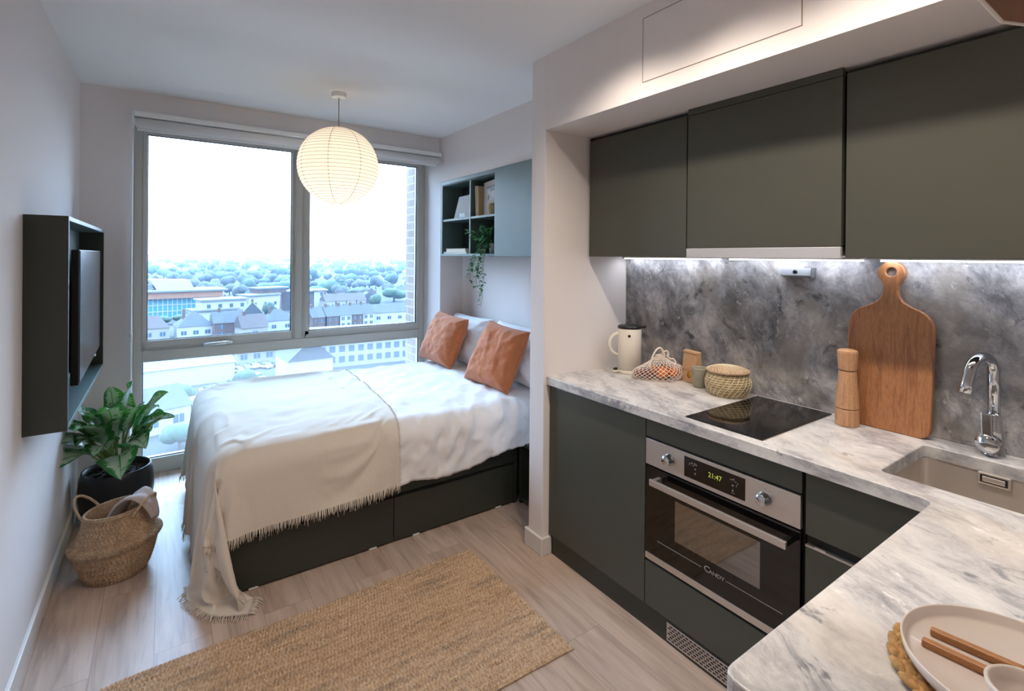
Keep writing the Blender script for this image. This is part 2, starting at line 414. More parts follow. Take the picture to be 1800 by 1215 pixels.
# ================================================================== the room
XL, XK, XB, YW, YF, ZC = -.431, 1.617, 2.225, 4.02, 4.316, 2.59
YB = -2.3                                  # rear end of the room, behind the camera
def struct(name, mb, m, parent=None, label=None):
    o = mb.build(name, m, parent)
    if parent is None: o['kind'] = 'structure'
    if label: o['label'] = label
    return o
struct('floor', MB().box(XL-.1, 2.4, YB-.1, 4.42, -.12, 0), M['floor'])
struct('ceiling', MB().box(XL-.1, 2.4, YB-.1, 4.42, ZC, ZC+.12), M['ceil'])
struct('wall_left', MB().box(XL-.1, XL, YB, 4.42, 0, ZC), M['wall'])
struct('wall_rear', MB().box(XL-.1, 2.4, YB-.1, YB, 0, ZC), M['wall'])
struct('wall_window', MB().box(XL, -.178, YW, 4.42, 0, ZC).box(-.178, 2.0, YW, 4.42, 2.432, ZC), M['wall'])
struct('wall_right', MB().box(2.0, 2.4, 3.99, 4.42, 0, ZC).box(2.0, 2.4, 2.15, 3.99, 2.199, ZC).box(XB, 2.4, 2.15, 3.99, 0, 2.199), M['wall'])
struct('wall_partition', MB().box(XK, 2.4, 2.03, 2.15, 0, ZC, .003), M['wall'])
struct('wall_kitchen', MB().box(XB+.02, 2.4, YB, 2.03, 0, 2.206), M['wall'])
bulk = struct('wall_bulkhead', MB().box(XK, 2.4, YB, 2.03, 2.206, ZC), M['wall'])
pm = MB()
for a in ((.765, 1.392, 2.269, 2.272), (.765, 1.392, 2.531, 2.534), (.763, .766, 2.269, 2.534), (1.391, 1.394, 2.269, 2.534)):
    pm.box(XK-.0012, XK+.002, *a)
pm.box(XK-.0008, XK+.002, .766, 1.391, 2.272, 2.531, mi=1)
struct('access_panel', pm, [plain('panel_gap', '#8a7c72', .8), M['wall']], bulk, 'flush painted access panel outlined by a thin gap')
def skirt(name, *boxes):
    m = MB()
    for b in boxes: m.box(*b, bev=.004)
    return struct(name, m, M['trim'])
skirt('baseboard_left', (XL, XL+.016, YB, YW, 0, .092))
skirt('baseboard_window', (XL+.016, -.178, YW-.016, YW, 0, .092))
skirt('baseboard_partition', (XK-.016, XK+.0, 2.014, 2.166, 0, .092), (XK, 1.667, 2.014, 2.03, 0, .092), (XK, 2.0, 2.15, 2.166, 0, .092))

# ---- window: grey aluminium frame, two upper lights, one low pane with a dot screen
Y0, Y1 = YF, YF+.075
win = MB()
def bar(x0, x1, z0, z1, y0=Y0, y1=Y1, bev=.004): win.box(x0, x1, y0, y1, z0, z1, bev)
bar(-.178, -.125, 0, 2.432); bar(1.952, 2.0, 0, 2.432)
bar(-.125, 1.952, 2.404, 2.432); bar(-.125, 1.952, .79, .868); bar(-.125, 1.952, 0, .105)
bar(.866, .922, .79, 2.404, Y0+.004)
W = win.build('window_1', M['alu'], None); tag(W, 'tall grey framed window with two upper panes over one low pane', None, None, 'structure')
def sash(x0, x1, z0, z1, t, y):
    m = MB()
    m.box(x0, x0+t, y, y+.06, z0, z1, .003).box(x1-t, x1, y, y+.06, z0, z1, .003)
    m.box(x0+t, x1-t, y, y+.06, z0, z0+t, .003).box(x0+t, x1-t, y, y+.06, z1-t, z1, .003)
    return m
s1 = sash(-.128, .867, .868, 2.405, .026, Y0-.006)
s1.box(-.13, .868, Y0-.006, Y0+.04, .868, .937, .003).box(.838, .868, Y0-.006, Y0+.04, .868, 2.405, .003)
s1 = s1.build('sash', M['alu'], W)
hd = MB().box(.355, .425, Y0-.026, Y0-.011, .878, .902, .005).box(.375, .40, Y0-.05, Y0-.022, .882, .899, .004)
hd.tube([(.39, Y0-.05, .891), (.37, Y0-.055, .890), (.235, Y0-.05, .886)], .0125, 12).build('handle', plain('satin_metal', '#d9dadc', .3, .6), s1)['label'] = 'chrome lever handle'
s2 = sash(.918, 1.953, .868, 2.405, .03, Y0+.004); s2.box(.918, .975, Y0+.004, Y0+.05, .868, 2.405, .003).box(.92, 1.953, Y0+.004, Y0+.05, .868, .926, .003); s2.build('glazing_frame', M['alu'], W)
MB().box(-.11, .84, Y0+.02, Y0+.026, .93, 2.398).build('pane', M['pane'], W)
MB().box(.975, 1.94, Y0+.03, Y0+.036, .92, 2.40).build('pane', M['pane'], W)
MB().box(-.125, 1.952, Y0+.03, Y0+.036, .10, .795).build('pane', M['panemilk'], W)['label'] = 'low pane with a fine milky dot screen'
br = MB().box(1.972, 2.5, Y1+.005, Y1+.30, -1.5, 4)
tag(br.build('trim_1', M['brick']), 'pale brick pier outside the right edge of the window', None, None, 'structure')

def gasket(x0, x1, z0, z1, y):
    m = MB(); t = .007
    m.box(x0, x0+t, y, y+.014, z0, z1).box(x1-t, x1, y, y+.014, z0, z1).box(x0+t, x1-t, y, y+.014, z0, z0+t).box(x0+t, x1-t, y, y+.014, z1-t, z1)
    m.build('gasket', plain('rubber_gasket', '#23303c', .6), W)
gasket(-.104, .840, .935, 2.381, Y0+.012); gasket(.974, 1.925, .924, 2.377, Y0+.018); gasket(-.127, 1.954, .103, .792, Y0+.02)
# ---- roller blind over the window head
rb = thing('roller_blind', 'white rolled-up roller blind fixed across the top of the window', 'blind', (.9, 3.97, 2.36))
b = MB(); b.box(-.165, 1.975, 3.925, YW, 2.412, 2.447, .006); b.build('head_rail', M['white'], rb)
b = MB().tube([(-.155, 3.966, 2.379), (1.965, 3.966, 2.379)], .032, 20); b.build('rolled_fabric', plain('blind_fabric', '#e8e5e2', .85), rb)
b = MB().box(-.15, 1.96, 3.994, 4.002, 2.335, 2.36, .003); b.build('bottom_bar', M['white'], rb)
for x in (-.172, 1.968):
    b = MB(); b.prism([(3.925, 2.36), (3.94, 2.345), (3.985, 2.345), (4.0, 2.36), (4.0, 2.447), (3.94, 2.447), (3.925, 2.43)], 'x', x, x+.008, .002).build('end_bracket', M['white'], rb)
ch = MB()
for y in (3.975, 3.985): ch.tube([(-.172, y, 2.40), (-.174, y, 1.6), (-.176, y+.02, .55)], .0028, 6)
k = 0
ch.build('pull_chain', M['white'], rb)
MB().tube([(-.174, 3.975, .985), (-.174, 3.975, 1.04)], .009, 10).box(-.182, -.172, 3.966, 3.99, .98, 1.02, .003).build('chain_clip', M['white'], rb)

# ================================================================== kitchen
XD, XU = 1.655, 1.91                       # faces of lower and upper fronts
ZT = .925
# lower left cabinet
c = thing('base_cabinet', 'dark green handleless kitchen cabinet left of the oven', 'cabinet', (1.93, 1.71, 0), 'lower kitchen cabinets')
MB().box(XD+.022, 2.2, 1.395, 2.027, .10, .884, .001).build('carcass', M['dark'], c)
d = MB(); d.prism([(XD, .105), (XD+.02, .105), (XD+.02, .868), (XD+.012, .876), (XD+.002, .876), (XD, .870)], 'y', 1.393, 2.024, .0015); d.build('door', M['green'], c)
MB().box(XD+.004, XD+.02, 2.0245, 2.0295, .105, .884).build('end_scribe', M['dark'], c)
# oven housing
c = thing('oven_housing', 'dark green cabinet housing the oven, panel above and drawer below it', 'cabinet', (1.93, 1.08, 0), 'lower kitchen cabinets')
MB().box(XD+.02, 2.2, .765, .775, .10, .884).box(XD+.02, 2.2, 1.383, 1.392, .10, .884).box(XD+.02, 2.2, .775, 1.383, .10, .285).box(XD+.022, 2.2, .775, 1.383, .806, .884).build('carcass', M['dark'], c)
MB().box(XD, XD+.02, .768, 1.389, .805, .882, .0015).build('filler_panel', M['green'], c)
MB().box(XD, XD+.02, .768, 1.389, .105, .288, .0015).build('drawer_front', M['green'], c)
# right drawer unit
c = thing('drawer_unit', 'dark green cabinet right of the oven with drawer over door', 'cabinet', (1.93, .5, 0), 'lower kitchen cabinets')
MB().box(XD+.022, 2.2, .45, .762, .10, .70).box(XD+.04, 1.70, .45, .762, .70, .884).build('carcass', M['dark'], c)
MB().box(XD, XD+.02, .449, .757, .684, .882, .0015).build('drawer_front', M['green'], c)
dd = MB().box(XD, XD+.02, .449, .757, .105, .648, .0015).build('door', M['green'], c)
MB().box(XD-.001, XD+.021, .449, .757, .648, .652).box(XD+.002, XD+.006, .70, .70+.03, .652, .655).build('edge_trim', M['steel'], dd)['label'] = 'pale metal strip along the top edge'
# plinth
p = thing('plinth', 'dark kick board under the lower kitchen cabinets', 'plinth', (1.675, 1.23, 0))
MB().box(1.668, 1.684, .45, 2.012, 0, .099).build('board', M['bedgreen'], p)
v = MB(); v.box(1.664, 1.668, 1.0, 1.285, .012, .085, .001)
for r in range(6):
    for k in range(15):
        y = 1.272 - k*.0182 - (r % 2)*.009
        v.box(1.6628, 1.6655, y-.006, y+.006, .021+r*.0105, .0255+r*.0105, mi=1)
v.build('vent_grille', [M['steel'], M['dark']], p)['label'] = 'pale metal grille with staggered slots'
# peninsula cabinet under the near worktop
c = thing('peninsula_cabinet', 'dark green cabinet under the near worktop end', 'cabinet', (1.2, .1, 0))
MB().box(.74, 2.2, -.12, .395, .10, .70).box(.74, 1.70, -.12, .395, .70, .884).build('carcass', M['green'], c)
MB().box(.80, 2.2, -.08, .35, 0, .10).build('base', M['dark'], c)
# worktop, L shaped, with the sink cut out
def rounded(pts, r, n=5):
    out = []; m = len(pts)
    for i in range(m):
        p0, p1, p2 = Vector(pts[i-1]), Vector(pts[i]), Vector(pts[(i+1) % m])
        rr = r[i] if hasattr(r, '__len__') else r
        if rr <= 0: out.append(tuple(p1)); continue
        a, b2 = (p0-p1).normalized(), (p2-p1).normalized()
        s, e = p1+a*rr, p1+b2*rr
        for k in range(n+1):
            t = k/n; out.append(tuple((1-t)**2*s + 2*t*(1-t)*p1 + t*t*e))
    return out
def slab(outer, hole, z0, z1, bev):
    b = bmesh.new()
    def loop(pts, z): 
        vs = [b.verts.new((x, y, z)) for x, y in pts]; return vs, [b.edges.new((vs[i], vs[(i+1) % len(vs)])) for i in range(len(vs))]
    vo, eo = loop(outer, z1); ed = list(eo)
    if hole: vh, eh = loop(hole, z1); ed += eh
    bmesh.ops.triangle_fill(b, use_beauty=True, edges=ed)
    top = b.faces[:]
    ex = bmesh.ops.extrude_face_region(b, geom=top)
    for q in ex['geom']:
        if isinstance(q, bmesh.types.BMVert): q.co.z = z0
    bmesh.ops.recalc_face_normals(b, faces=b.faces[:])
    es = [e for e in b.edges if len(e.link_faces) == 2 and abs(e.verts[0].co.z-z1) < 1e-6 and abs(e.verts[1].co.z-z1) < 1e-6 and abs(e.link_faces[0].normal.z - e.link_faces[1].normal.z) > .5]
    bmesh.ops.bevel(b, geom=es, offset=bev, segments=3, profile=.5, affect='EDGES')
    return b
out = rounded([(1.633, 2.03), (1.633, .435), (.69, .435), (.69, -.18), (2.225, -.18), (2.225, 2.03)], [.004, .03, .03, .03, 0, 0])
SX0, SX1, SY0, SY1 = 1.735, 2.11, .06, .588
hole = rounded([(SX0, SY0), (SX0, SY1), (SX1, SY1), (SX1, SY0)], .022)
w = MB(); w.bm(slab(out, hole, ZT-.04, ZT, .004))
tag(w.build('worktop', M['stone']), 'pale marbled stone L-shaped kitchen worktop', 'worktop')
s = MB().box(XB, XB+.0199, -.9, 2.027, ZT, 1.56); s.box(XB-.002, XB+.018, 2.0265, 2.0295, ZT, 1.55, mi=1)
tag(s.build('splashback', [M['stone_shaded'], M['trim']]), 'marbled stone splashback behind the worktop, shade painted into its grey', 'splashback')
# sink
sk = thing('sink', 'undermounted stainless steel sink in the worktop', 'sink', (1.92, .32, .70))
def sinkshell(t, zb):
    b = bmesh.new(); ins = rounded([(SX0-.004-t, SY0-.004-t), (SX0-.004-t, SY1+.004+t), (SX1+.004+t, SY1+.004+t), (SX1+.004+t, SY0-.004-t)], .05+t, 8)
    lo = [b.verts.new((x*.985+.0284, y*.985+.005, zb)) for x, y in ins]; hi = [b.verts.new((x, y, .8845)) for x, y in ins]
    n = len(ins); fs = []
    b.faces.new(lo)
    for i in range(n): b.faces.new((lo[i], lo[(i+1) % n], hi[(i+1) % n], hi[i]))
    return b, hi
b, hi = sinkshell(0, .715); bmesh.ops.recalc_face_normals(b, faces=b.faces[:])
es = [e for e in b.edges if abs(e.verts[0].co.z-.715) < 1e-6 and abs(e.verts[1].co.z-.715) < 1e-6]
bmesh.ops.bevel(b, geom=es, offset=.02, segments=3, profile=.5, affect='EDGES')
bo = MB().bm(b, 0, True); bo.build('bowl', M['sinksteel'], sk)
of = MB(); of.box(2.101, 2.112, .375, .452, .850, .886, .003, 0).box(2.098, 2.108, .382, .445, .856, .880, .002, 1).box(2.096, 2.106, .387, .440, .860, .876, .002, 0)
of.build('overflow_cover', [M['sinksteel'], M['black']], sk)
MB().lathe([(.0, .0175), (.03, .0175), (.045, .016), (.045, .0)], (1.92, .32, .716)).build('drain', M['steel'], sk)
# tap
tp = thing('mixer_tap', 'chrome swan-neck kitchen tap behind the sink', 'tap', (2.185, .432, ZT))
MB().lathe([(.030, 0), (.030, .005), (.0255, .009), (.0265, .060), (.0235, .095), (.0185, .125), (.0165, .135)], (2.185, .432, ZT), 28).build('body', M['chrome'], tp)
pts = [(2.185, .432, ZT+.13), (2.185, .432, ZT+.245)]
for k in range(1, 13):
    a = PI*k/12*.90; pts.append((2.185-.050*(1-math.cos(a)), .432+.018*(1-math.cos(a)), ZT+.258+.056*math.sin(a)))
pts += [(2.185-.108, .432+.041, ZT+.235), (2.185-.116, .432+.044, ZT+.205)]
MB().tube(pts, [.0165]*len(pts), 18).build('spout', M['chrome'], tp)
ld_ = Vector((-.93, .10, .0)).normalized()
c0 = Vector((2.185, .432, ZT+.043))
le = MB().tube([c0+ld_*.015, c0+ld_*.050, c0+ld_*.054], [.027, .030, .0285], 28)
sd = ld_.cross(Vector((0, 0, 1))).normalized()
LM = Matrix((ld_.to_tuple()+(0,), sd.to_tuple()+(0,), (0, 0, 1, 0), (0, 0, 0, 1))).transposed()
LM.translation = c0 + ld_*.047
le.box(-.006, .004, -.013, .013, .015, .098, .003, mat=LM @ Matrix.Rotation(.10, 4, 'Y')).build('lever', M['chrome'], tp)
# hob
hb = MB(); hb.box(1.676, 2.196, .908, 1.214, ZT+.0002, ZT+.0052, .0015)
hb = tag(hb.build('induction_hob', M['blackglass']), 'black glass induction hob set in the worktop', 'hob')
# oven
ov = thing('oven', 'built-in black glass and steel oven with bar handle', 'oven', (1.92, 1.08, .292))
MB().box(1.668, 2.18, .778, 1.38, .292, .80).build('body', M['dark'], ov)
cp = MB().box(XD-.004, XD+.012, .770, 1.387, .692, .798, .0015).build('control_panel', M['steel'], ov)
ds = MB().box(XD-.0055, XD+.005, .953, 1.199, .708, .785, .0005)
ds = ds.build('display', M['blackglass'], cp); ds['label'] = 'black display with green clock digits'
dg = MB(); text_into(dg, '21:47', .026, (XD-.0061, 1.068, .750), (0, -1, 0), (0, 0, 1), xs=.95)
dg.build('clock_digits', M['digit'], cp)
for side in ([(1.172, .764, .010, .002), (1.163, .768, .004, .006), (1.152, .768, .005, .006), (1.145, .766, .003, .006), (1.176, .759, .003, .003), (1.158, .760, .008, .002), (1.150, .749, .005, .006), (1.150, .733, .006, .004), (1.150, .729, .004, .002)],
             [(1.003, .765, .010, .002), (.995, .768, .004, .005), (.988, .762, .006, .002), (.980, .758, .003, .005), (.998, .746, .006, .006), (.984, .749, .002, .006), (.998, .728, .005, .007), (.997, .719, .014, .0015)]):
    ic = MB()
    for y, z, w, h in side: ic.box(XD-.0063, XD-.0057, y-w/2, y+w/2, z-h/2, z+h/2)
    ic.build('panel_print', M['icon'], cp)
for y in (1.268, .884):
    kb = MB(); rot = Matrix.Rotation(-PI/2, 4, 'Y')
    kb.lathe([(.023, 0), (.023, .004), (.0205, .006), (.0195, .026), (.018, .029), (.0, .029)], (XD-.004, y, .746), 28, mat=rot)
    kb.build('knob', M['chrome'], cp)
    tk = MB()
    for a in (-.5, 0, .5): tk.box(XD-.0046, XD-.0038, y+.033*math.sin(a)-.003, y+.033*math.sin(a)+.003, .746+.033*math.cos(a)-.0008, .746+.033*math.cos(a)+.0008)
    tk.build('dial_marks', M['icon'], cp)
dr = MB().box(XD-.003, XD+.012, .770, 1.387, .328, .687, .0015).build('door', M['blackglass'], ov)
MB().box(XD-.0036, XD+.004, .899, 1.241, .433, .592, .0005).build('door_window', M['ovenglass'], dr)
MB().box(XD-.003, XD+.012, .770, 1.387, .300, .3265, .001).build('lower_strip', M['steel'], ov)
h = MB().box(1.600, 1.611, .79, 1.328, .634, .659, .002).box(1.603, XD-.002, .795, .812, .636, .657, .001, 1).box(1.603, XD-.002, 1.306, 1.323, .636, .657, .001, 0)
h.build('handle', [M['steel'], M['black']], dr)['label'] = 'brushed steel bar handle'
lg = MB(); text_into(lg, 'C', .032, (XD-.0036, 1.098, .3975), (0, -1, 0), (0, 0, 1), xs=1.2); text_into(lg, 'ANDY', .0195, (XD-.0036, 1.059, .3945), (0, -1, 0), (0, 0, 1), xs=1.15)
lg.box(XD-.0036, XD-.0028, 1.122, 1.325, .3935, .395).box(XD-.0036, XD-.0028, .823, 1.022, .3935, .395)
lg.build('lettering', M['logo'], dr)
# wall cabinets
def wallcab(name, label, y0, y1, z0, z1, x=XU, gap=.0):
    c = thing(name, label, 'cabinet', (2.05, (y0+y1)/2, z0), 'kitchen wall cabinets')
    MB().box(x+.021, 2.222, y0+.001, y1-.001, z0+.004, 2.195).build('carcass', M['dark'], c)
    MB().box(x, x+.02, y0+.002, y1-.002, z0, z1, .0015).build('door', M['green'], c)
    return c
wallcab('wall_cabinet', 'dark green wall cabinet next to the partition, left end of the row', 1.388, 2.008, 1.552, 2.182)
c = wallcab('wall_cabinet', 'dark green wall cabinet over the cooker hood', .762, 1.382, 1.592, 2.175, 1.903)
MB().box(1.903, 1.925, .764, 1.380, 2.177, 2.2055, .001).build('top_filler', M['green'], c)
c = wallcab('wall_cabinet', 'long dark green wall cabinet above the chopping board and sink', -.16, .756, 1.552, 2.182)
m = MB().box(1.93, 2.2, 2.009, 2.0285, 1.552, 2.2).build('wall_scribe', M['dark']); tag(m, 'thin dark filler between the wall cabinets and partition', 'filler strip')
hd = thing('cooker_hood', 'slim pale grey cooker hood under the middle wall cabinet', 'hood', (2.05, 1.07, 1.548))
MB().box(1.898, 1.916, .764, 1.380, 1.5485, 1.590, .002).build('front_panel', M['hood'], hd)
MB().box(1.917, 2.2, .77, 1.375, 1.556, 1.5915).build('body', M['steel'], hd)
for (y0, y1, tx) in ((1.40, 1.985, 'left'), (.80, 1.34, 'middle'), (-.15, .74, 'right')):
    l = thing('led_strip', {'left': 'lit white strip light under the cabinet beside the partition', 'middle': 'lit white strip light beneath the cooker hood', 'right': 'lit white strip light above the chopping board and tap'}[tx], 'strip light', (2.17, (y0+y1)/2, 1.538), 'lit strips under the wall cabinets')
    zt = 1.556 if tx == 'middle' else 1.552
    MB().box(2.145, 2.215, y0, y1, 1.546, zt).build('housing', M['white'], l)
    MB().box(2.16, 2.20, y0+.004, y1-.004, 1.540, 1.5465).build('diffuser', M['led'], l)
sb = thing('sensor_switch', 'small silver angled switch box on the splashback under the hood', 'switch', (2.2, 1.055, 1.47))
MB().prism([(2.224, 1.508), (2.204, 1.508), (2.196, 1.476), (2.224, 1.470)], 'y', .988, 1.122, .002).build('case', plain('sensor_case', '#8f939a', .4, .2), sb)
MB().lathe([(.0, .003), (.008, .003), (.010, .0)], (2.199, 1.058, 1.492), 16, mat=Matrix.Rotation(-PI/2-.2, 4, 'Y')).build('sensor_eye', M['black'], sb)
MB().box(2.185, 2.224, .985, .989, 1.469, 1.512, .001).build('end_cap', M['bracket'], sb)

# ---- things on the worktop
kt = thing('kettle', 'cream cylindrical jug kettle with black lid and looped handle', 'kettle', (2.075, 1.862, ZT))
KX, KY = 2.075, 1.862
MB().lathe([(.060, 0), (.0625, .003), (.0625, .018), (.060, .02)], (KX, KY, ZT), 32).build('base', M['cream'], kt)
bd = MB().lathe([(.060, .0205), (.063, .0215), (.063, .238), (.0615, .241), (.058, .241), (.058, .23), (0, .23)], (KX, KY, ZT), 48).build('body', M['cream'], kt)
MB().lathe([(.0, .256), (.054, .256), (.062, .253), (.0645, .248), (.0645, .2415), (.0, .2415)], (KX, KY, ZT), 48).prism([(KX+.046, KY-.02), (KX+.066, KY-.058), (KX+.056, KY-.064), (KX+.03, KY-.04)], 'z', ZT+.242, ZT+.256, .002).build('lid', M['black'], kt)
dirv = Vector((-.82, .57, 0)); hp = []
for k in range(15):
    a = -PI/2 + PI*k/14
    hp.append(Vector((KX, KY, ZT+.155)) + dirv*(.057+.052*math.cos(a)) + Vector((0, 0, -.058*math.sin(a))))
MB().tube(hp, .0075, 10, flat=(1.3, .8)).build('handle', M['cream'], kt)
MB().lathe([(.0, .002), (.0075, .002), (.0075, -.002)], (KX-.0475, KY-.041, ZT+.205), 16, mat=Matrix.Rotation(-2.41, 4, 'Z') @ Matrix.Rotation(PI/2, 4, 'Y')).build('round_mark', M['black'], kt)
MB().box(KX-.085, KX-.058, KY+.022, KY+.042, ZT+.004, ZT+.016, .003).box(KX-.084, KX-.062, KY+.024, KY+.04, ZT+.016, ZT+.028, .004, 1).build('switch', [M['cream'], M['black']], kt)
# string bag of fruit
BX, BY = 2.098, 1.688
ra, fa = Vector((.82, -.57, 0)), Vector((.57, .82, 0))
def bagxy(l, d): return BX+ra.x*l+fa.x*d, BY+ra.y*l+fa.y*d
fruit = [(.012, -.030, .032, 'orange', 'orange at the front middle of the string bag'), (.076, -.012, .031, 'orange', 'orange at the right end of the string bag'), (.045, .034, .031, 'orange', 'orange at the back right of the string bag'), (-.020, .030, .031, 'orange', 'orange at the back middle of the string bag'),
         (-.052, -.022, .028, 'plum', 'dark red plum at the front left of the string bag'), (-.100, -.004, .026, 'plum', 'dark red plum at the far left end of the string bag'), (-.070, .034, .027, 'plum', 'dark red plum at the back left of the string bag')]
for l, d, r, k, lab in fruit:
    x, y = bagxy(l, d); f = MB().ball((x, y, ZT+r*.94+.005), r, 0, 3, (1, 1, .94))
    tag(f.build(k, M[k]), lab, k, 'oranges in the string bag' if k == 'orange' else 'plums in the string bag')
nb = thing('string_bag', 'white cotton string bag of fruit slumped beside the kettle', 'bag', (BX, BY, ZT))
def bagpt(u, t):
    """u around, t from 0 (bottom) to 1 (gathered neck)"""
    a = 2*PI*u
    if t < .5: q = t/.5; rad = .90 + .13*math.sin(PI*q); z = .003 + .062*q
    else:
        q = (t-.5)/.5; rad = .90*(1-q)**1.15 + .13*q; z = .065 + .055*q**1.1
    lump = 1 + .045*math.sin(4*a+.6)*(1 if t < .6 else .4)
    x, y = bagxy(.132*rad*lump*math.cos(a) + .004*t, .082*rad*lump*math.sin(a) - .01*t)
    return Vector((x, y, ZT+z - .014*max(0, -math.cos(a))*math.sin(PI*t)))
nm = MB(); n = 30
for sgn in (1, -1):
    for k in range(n):
        nm.tube([bagpt(k/n + sgn*t*.20, t) for t in [q/17 for q in range(18)]], .0016, 4, cap=False)
for t in (.0, .98): nm.tube([bagpt(q/32, t) for q in range(32)], .002, 5, closed=True)
nm.tube([bagpt(q/24, 1.0) for q in range(24)], .006, 6, closed=True)
nm.build('net', M['net'], nb)
NK = Vector((*bagxy(.004, -.01), ZT+.116))
def strap(pts, r): return MB().tube(smooth([NK + ra*l + fa*d + Vector((0, 0, z)) for l, d, z in pts]), r, 10, flat=(1, .5))
strap([(-.062, -.03, -.052), (-.052, -.03, -.020), (-.040, -.028, .012), (-.022, -.026, .040), (-.004, -.024, .046), (.010, -.022, .030), (.020, -.018, .002)], .0088).build('handle', M['net'], nb)
strap([(.0, -.01, .0), (.016, -.008, .022), (.034, -.006, .028), (.042, -.004, .014), (.040, -.004, .0), (.052, -.006, -.012), (.068, -.01, -.012), (.078, -.012, -.030), (.070, -.02, -.040)], .0075).build('handle', M['net'], nb)
# kraft bag
kb = thing('paper_bag', 'small brown kraft paper bag with rolled top and gold sticker', 'bag', (2.184, 1.546, ZT))
R = Matrix.Translation((2.184, 1.546, ZT)) @ Matrix.Rotation(-.25, 4, 'Z') @ Matrix.Scale(1.14, 4)
MB().prism([(-.025, 0), (.025, 0), (.012, .135), (-.012, .135)], 'y', -.042, .042, .002, mat=R).build('bag', M['kraft'], kb)
MB().box(-.016, .013, -.043, .043, .124, .137, .004, mat=R).build('rolled_top', M['kraft'], kb)
MB().box(-.0245, -.0225, -.042, .042, .054, .0555, mat=R).build('crease', plain('kraft_crease', '#96745a', .9), kb)
MB().lathe([(.0, .001), (.013, .001), (.013, -.0005)], (0, 0, 0), 20, mat=R @ Matrix.Translation((-.0225, -.008, .033)) @ Matrix.Rotation(-PI/2+.09, 4, 'Y')).build('sticker', M['gold'], kb)
bk = MB()
def pen(pts, r=.0007): bk.tube([R @ Vector((-.0235+.096*z*1.0 + .0016, y, z)) for y, z in pts], r, 4)
pen([(-.006, .066), (-.004, .085), (.002, .098), (-.003, .110), (-.010, .104), (-.012, .088), (-.006, .066)]); pen([(-.006, .066), (-.012, .062), (-.014, .068)]); pen([(.004, .066), (.006, .095), (.004, .106)]); pen([(-.010, .095), (-.018, .090)])
bk.build('printed_drawing', M['ink'], kb)
# cup
cu = MB(); cu.lathe([(.0, .003), (.027, .003), (.028, .0), (.030, .002), (.0375, .088), (.0385, .094), (.0365, .094), (.0355, .088), (.029, .008), (.0, .006)], (2.128, 1.463, ZT), 40)
for z in (.045, .052, .059): cu.tube([(2.128+(.0285+.0895*z+.0012)*math.cos(a), 1.463+(.0285+.0895*z+.0012)*math.sin(a), ZT+z) for a in [2*PI*q/40 for q in range(40)]], .0008, 4, closed=True)
tag(cu.build('cup', M['cup']), 'sage green stoneware cup beside the lidded seagrass basket', 'cup')
# lidded seagrass basket
lb = thing('lidded_basket', 'small round seagrass basket with lid beside the hob', 'basket', (2.152, 1.333, ZT))
LX, LY = 2.152, 1.333
LX, LY = 2.122, 1.313
def coil(mb, prof, rr, mi=0):
    for (r, z) in prof:
        mb.tube([(LX+r*math.cos(a), LY+r*math.sin(a), ZT+z) for a in [2*PI*q/36 for q in range(36)]], rr, 7, closed=True, mi=mi)
prof = []
for k in range(11):
    t = k/10; z = .006+t*.100; r = .068+.026*math.sin(PI*(.12+.80*t))
    prof.append((r, z))
bm_ = MB(); coil(bm_, prof, .0060); bm_.lathe([(0, .004), (.068, .004), (.068, .008), (0, .008)], (LX, LY, ZT), 32)
n = 26
for s in range(n):
    pts = []
    for k in range(31):
        t = k/30; z = .004+t*.104; r = .068+.026*math.sin(PI*(.12+.80*t)) + .0052; a = 2*PI*s/n + t*.75
        pts.append((LX+r*math.cos(a), LY+r*math.sin(a), ZT+z))
    bm_.tube(pts, .0013, 4, mi=1, cap=False)
bm_.build('basket', [M['seadark'], M['seawhite']], lb)
ld = MB(); TL = Matrix.Rotation(.0, 4, 'X')
for k in range(8):
    r = .010+k*.0112; z = .127-.0011*k*k*.32
    ld.tube([(LX+r*math.cos(a), LY+r*math.sin(a), ZT+z) for a in [2*PI*q/40 for q in range(40)]], .0064, 7, closed=True)
ld.lathe([(0, .118), (.084, .110), (.084, .114), (0, .126)], (LX, LY, ZT), 32)
for s in range(30):
    pts = []
    for k in range(16):
        r = .004+.088*k/15; kk = (r-.010)/.0112; a = 2*PI*s/30 + k*.07
        pts.append((LX+r*math.cos(a), LY+r*math.sin(a), ZT+.127-.0011*max(kk, 0)**2*.32+.0060))
    ld.tube(pts, .0011, 4, mi=1, cap=False)
ld.build('lid', [M['seagrass'], M['seawhite']], lb)
# pepper mill
pm_ = thing('pepper_mill', 'turned pale wooden pepper mill beside the chopping board', 'pepper mill', (2.102, .813, ZT))
PX, PY = 2.112, .822
MB().lathe([(.037, 0), (.0395, .003), (.0395, .060), (.037, .0625), (.030, .0625)], (PX, PY, ZT), 14, smooth=False).build('base', M['mill'], pm_)
MB().lathe([(.030, .063), (.037, .0645), (.0395, .067), (.0365, .11), (.0320, .16), (.0295, .196), (.0285, .203), (.022, .204)], (PX, PY, ZT), 14, smooth=False).build('body', M['mill'], pm_)
MB().lathe([(.022, .2055), (.0280, .207), (.0295, .21), (.0325, .245), (.0345, .272), (.033, .279), (.022, .284), (0, .286)], (PX, PY, ZT), 14, smooth=False).build('head', M['mill'], pm_)
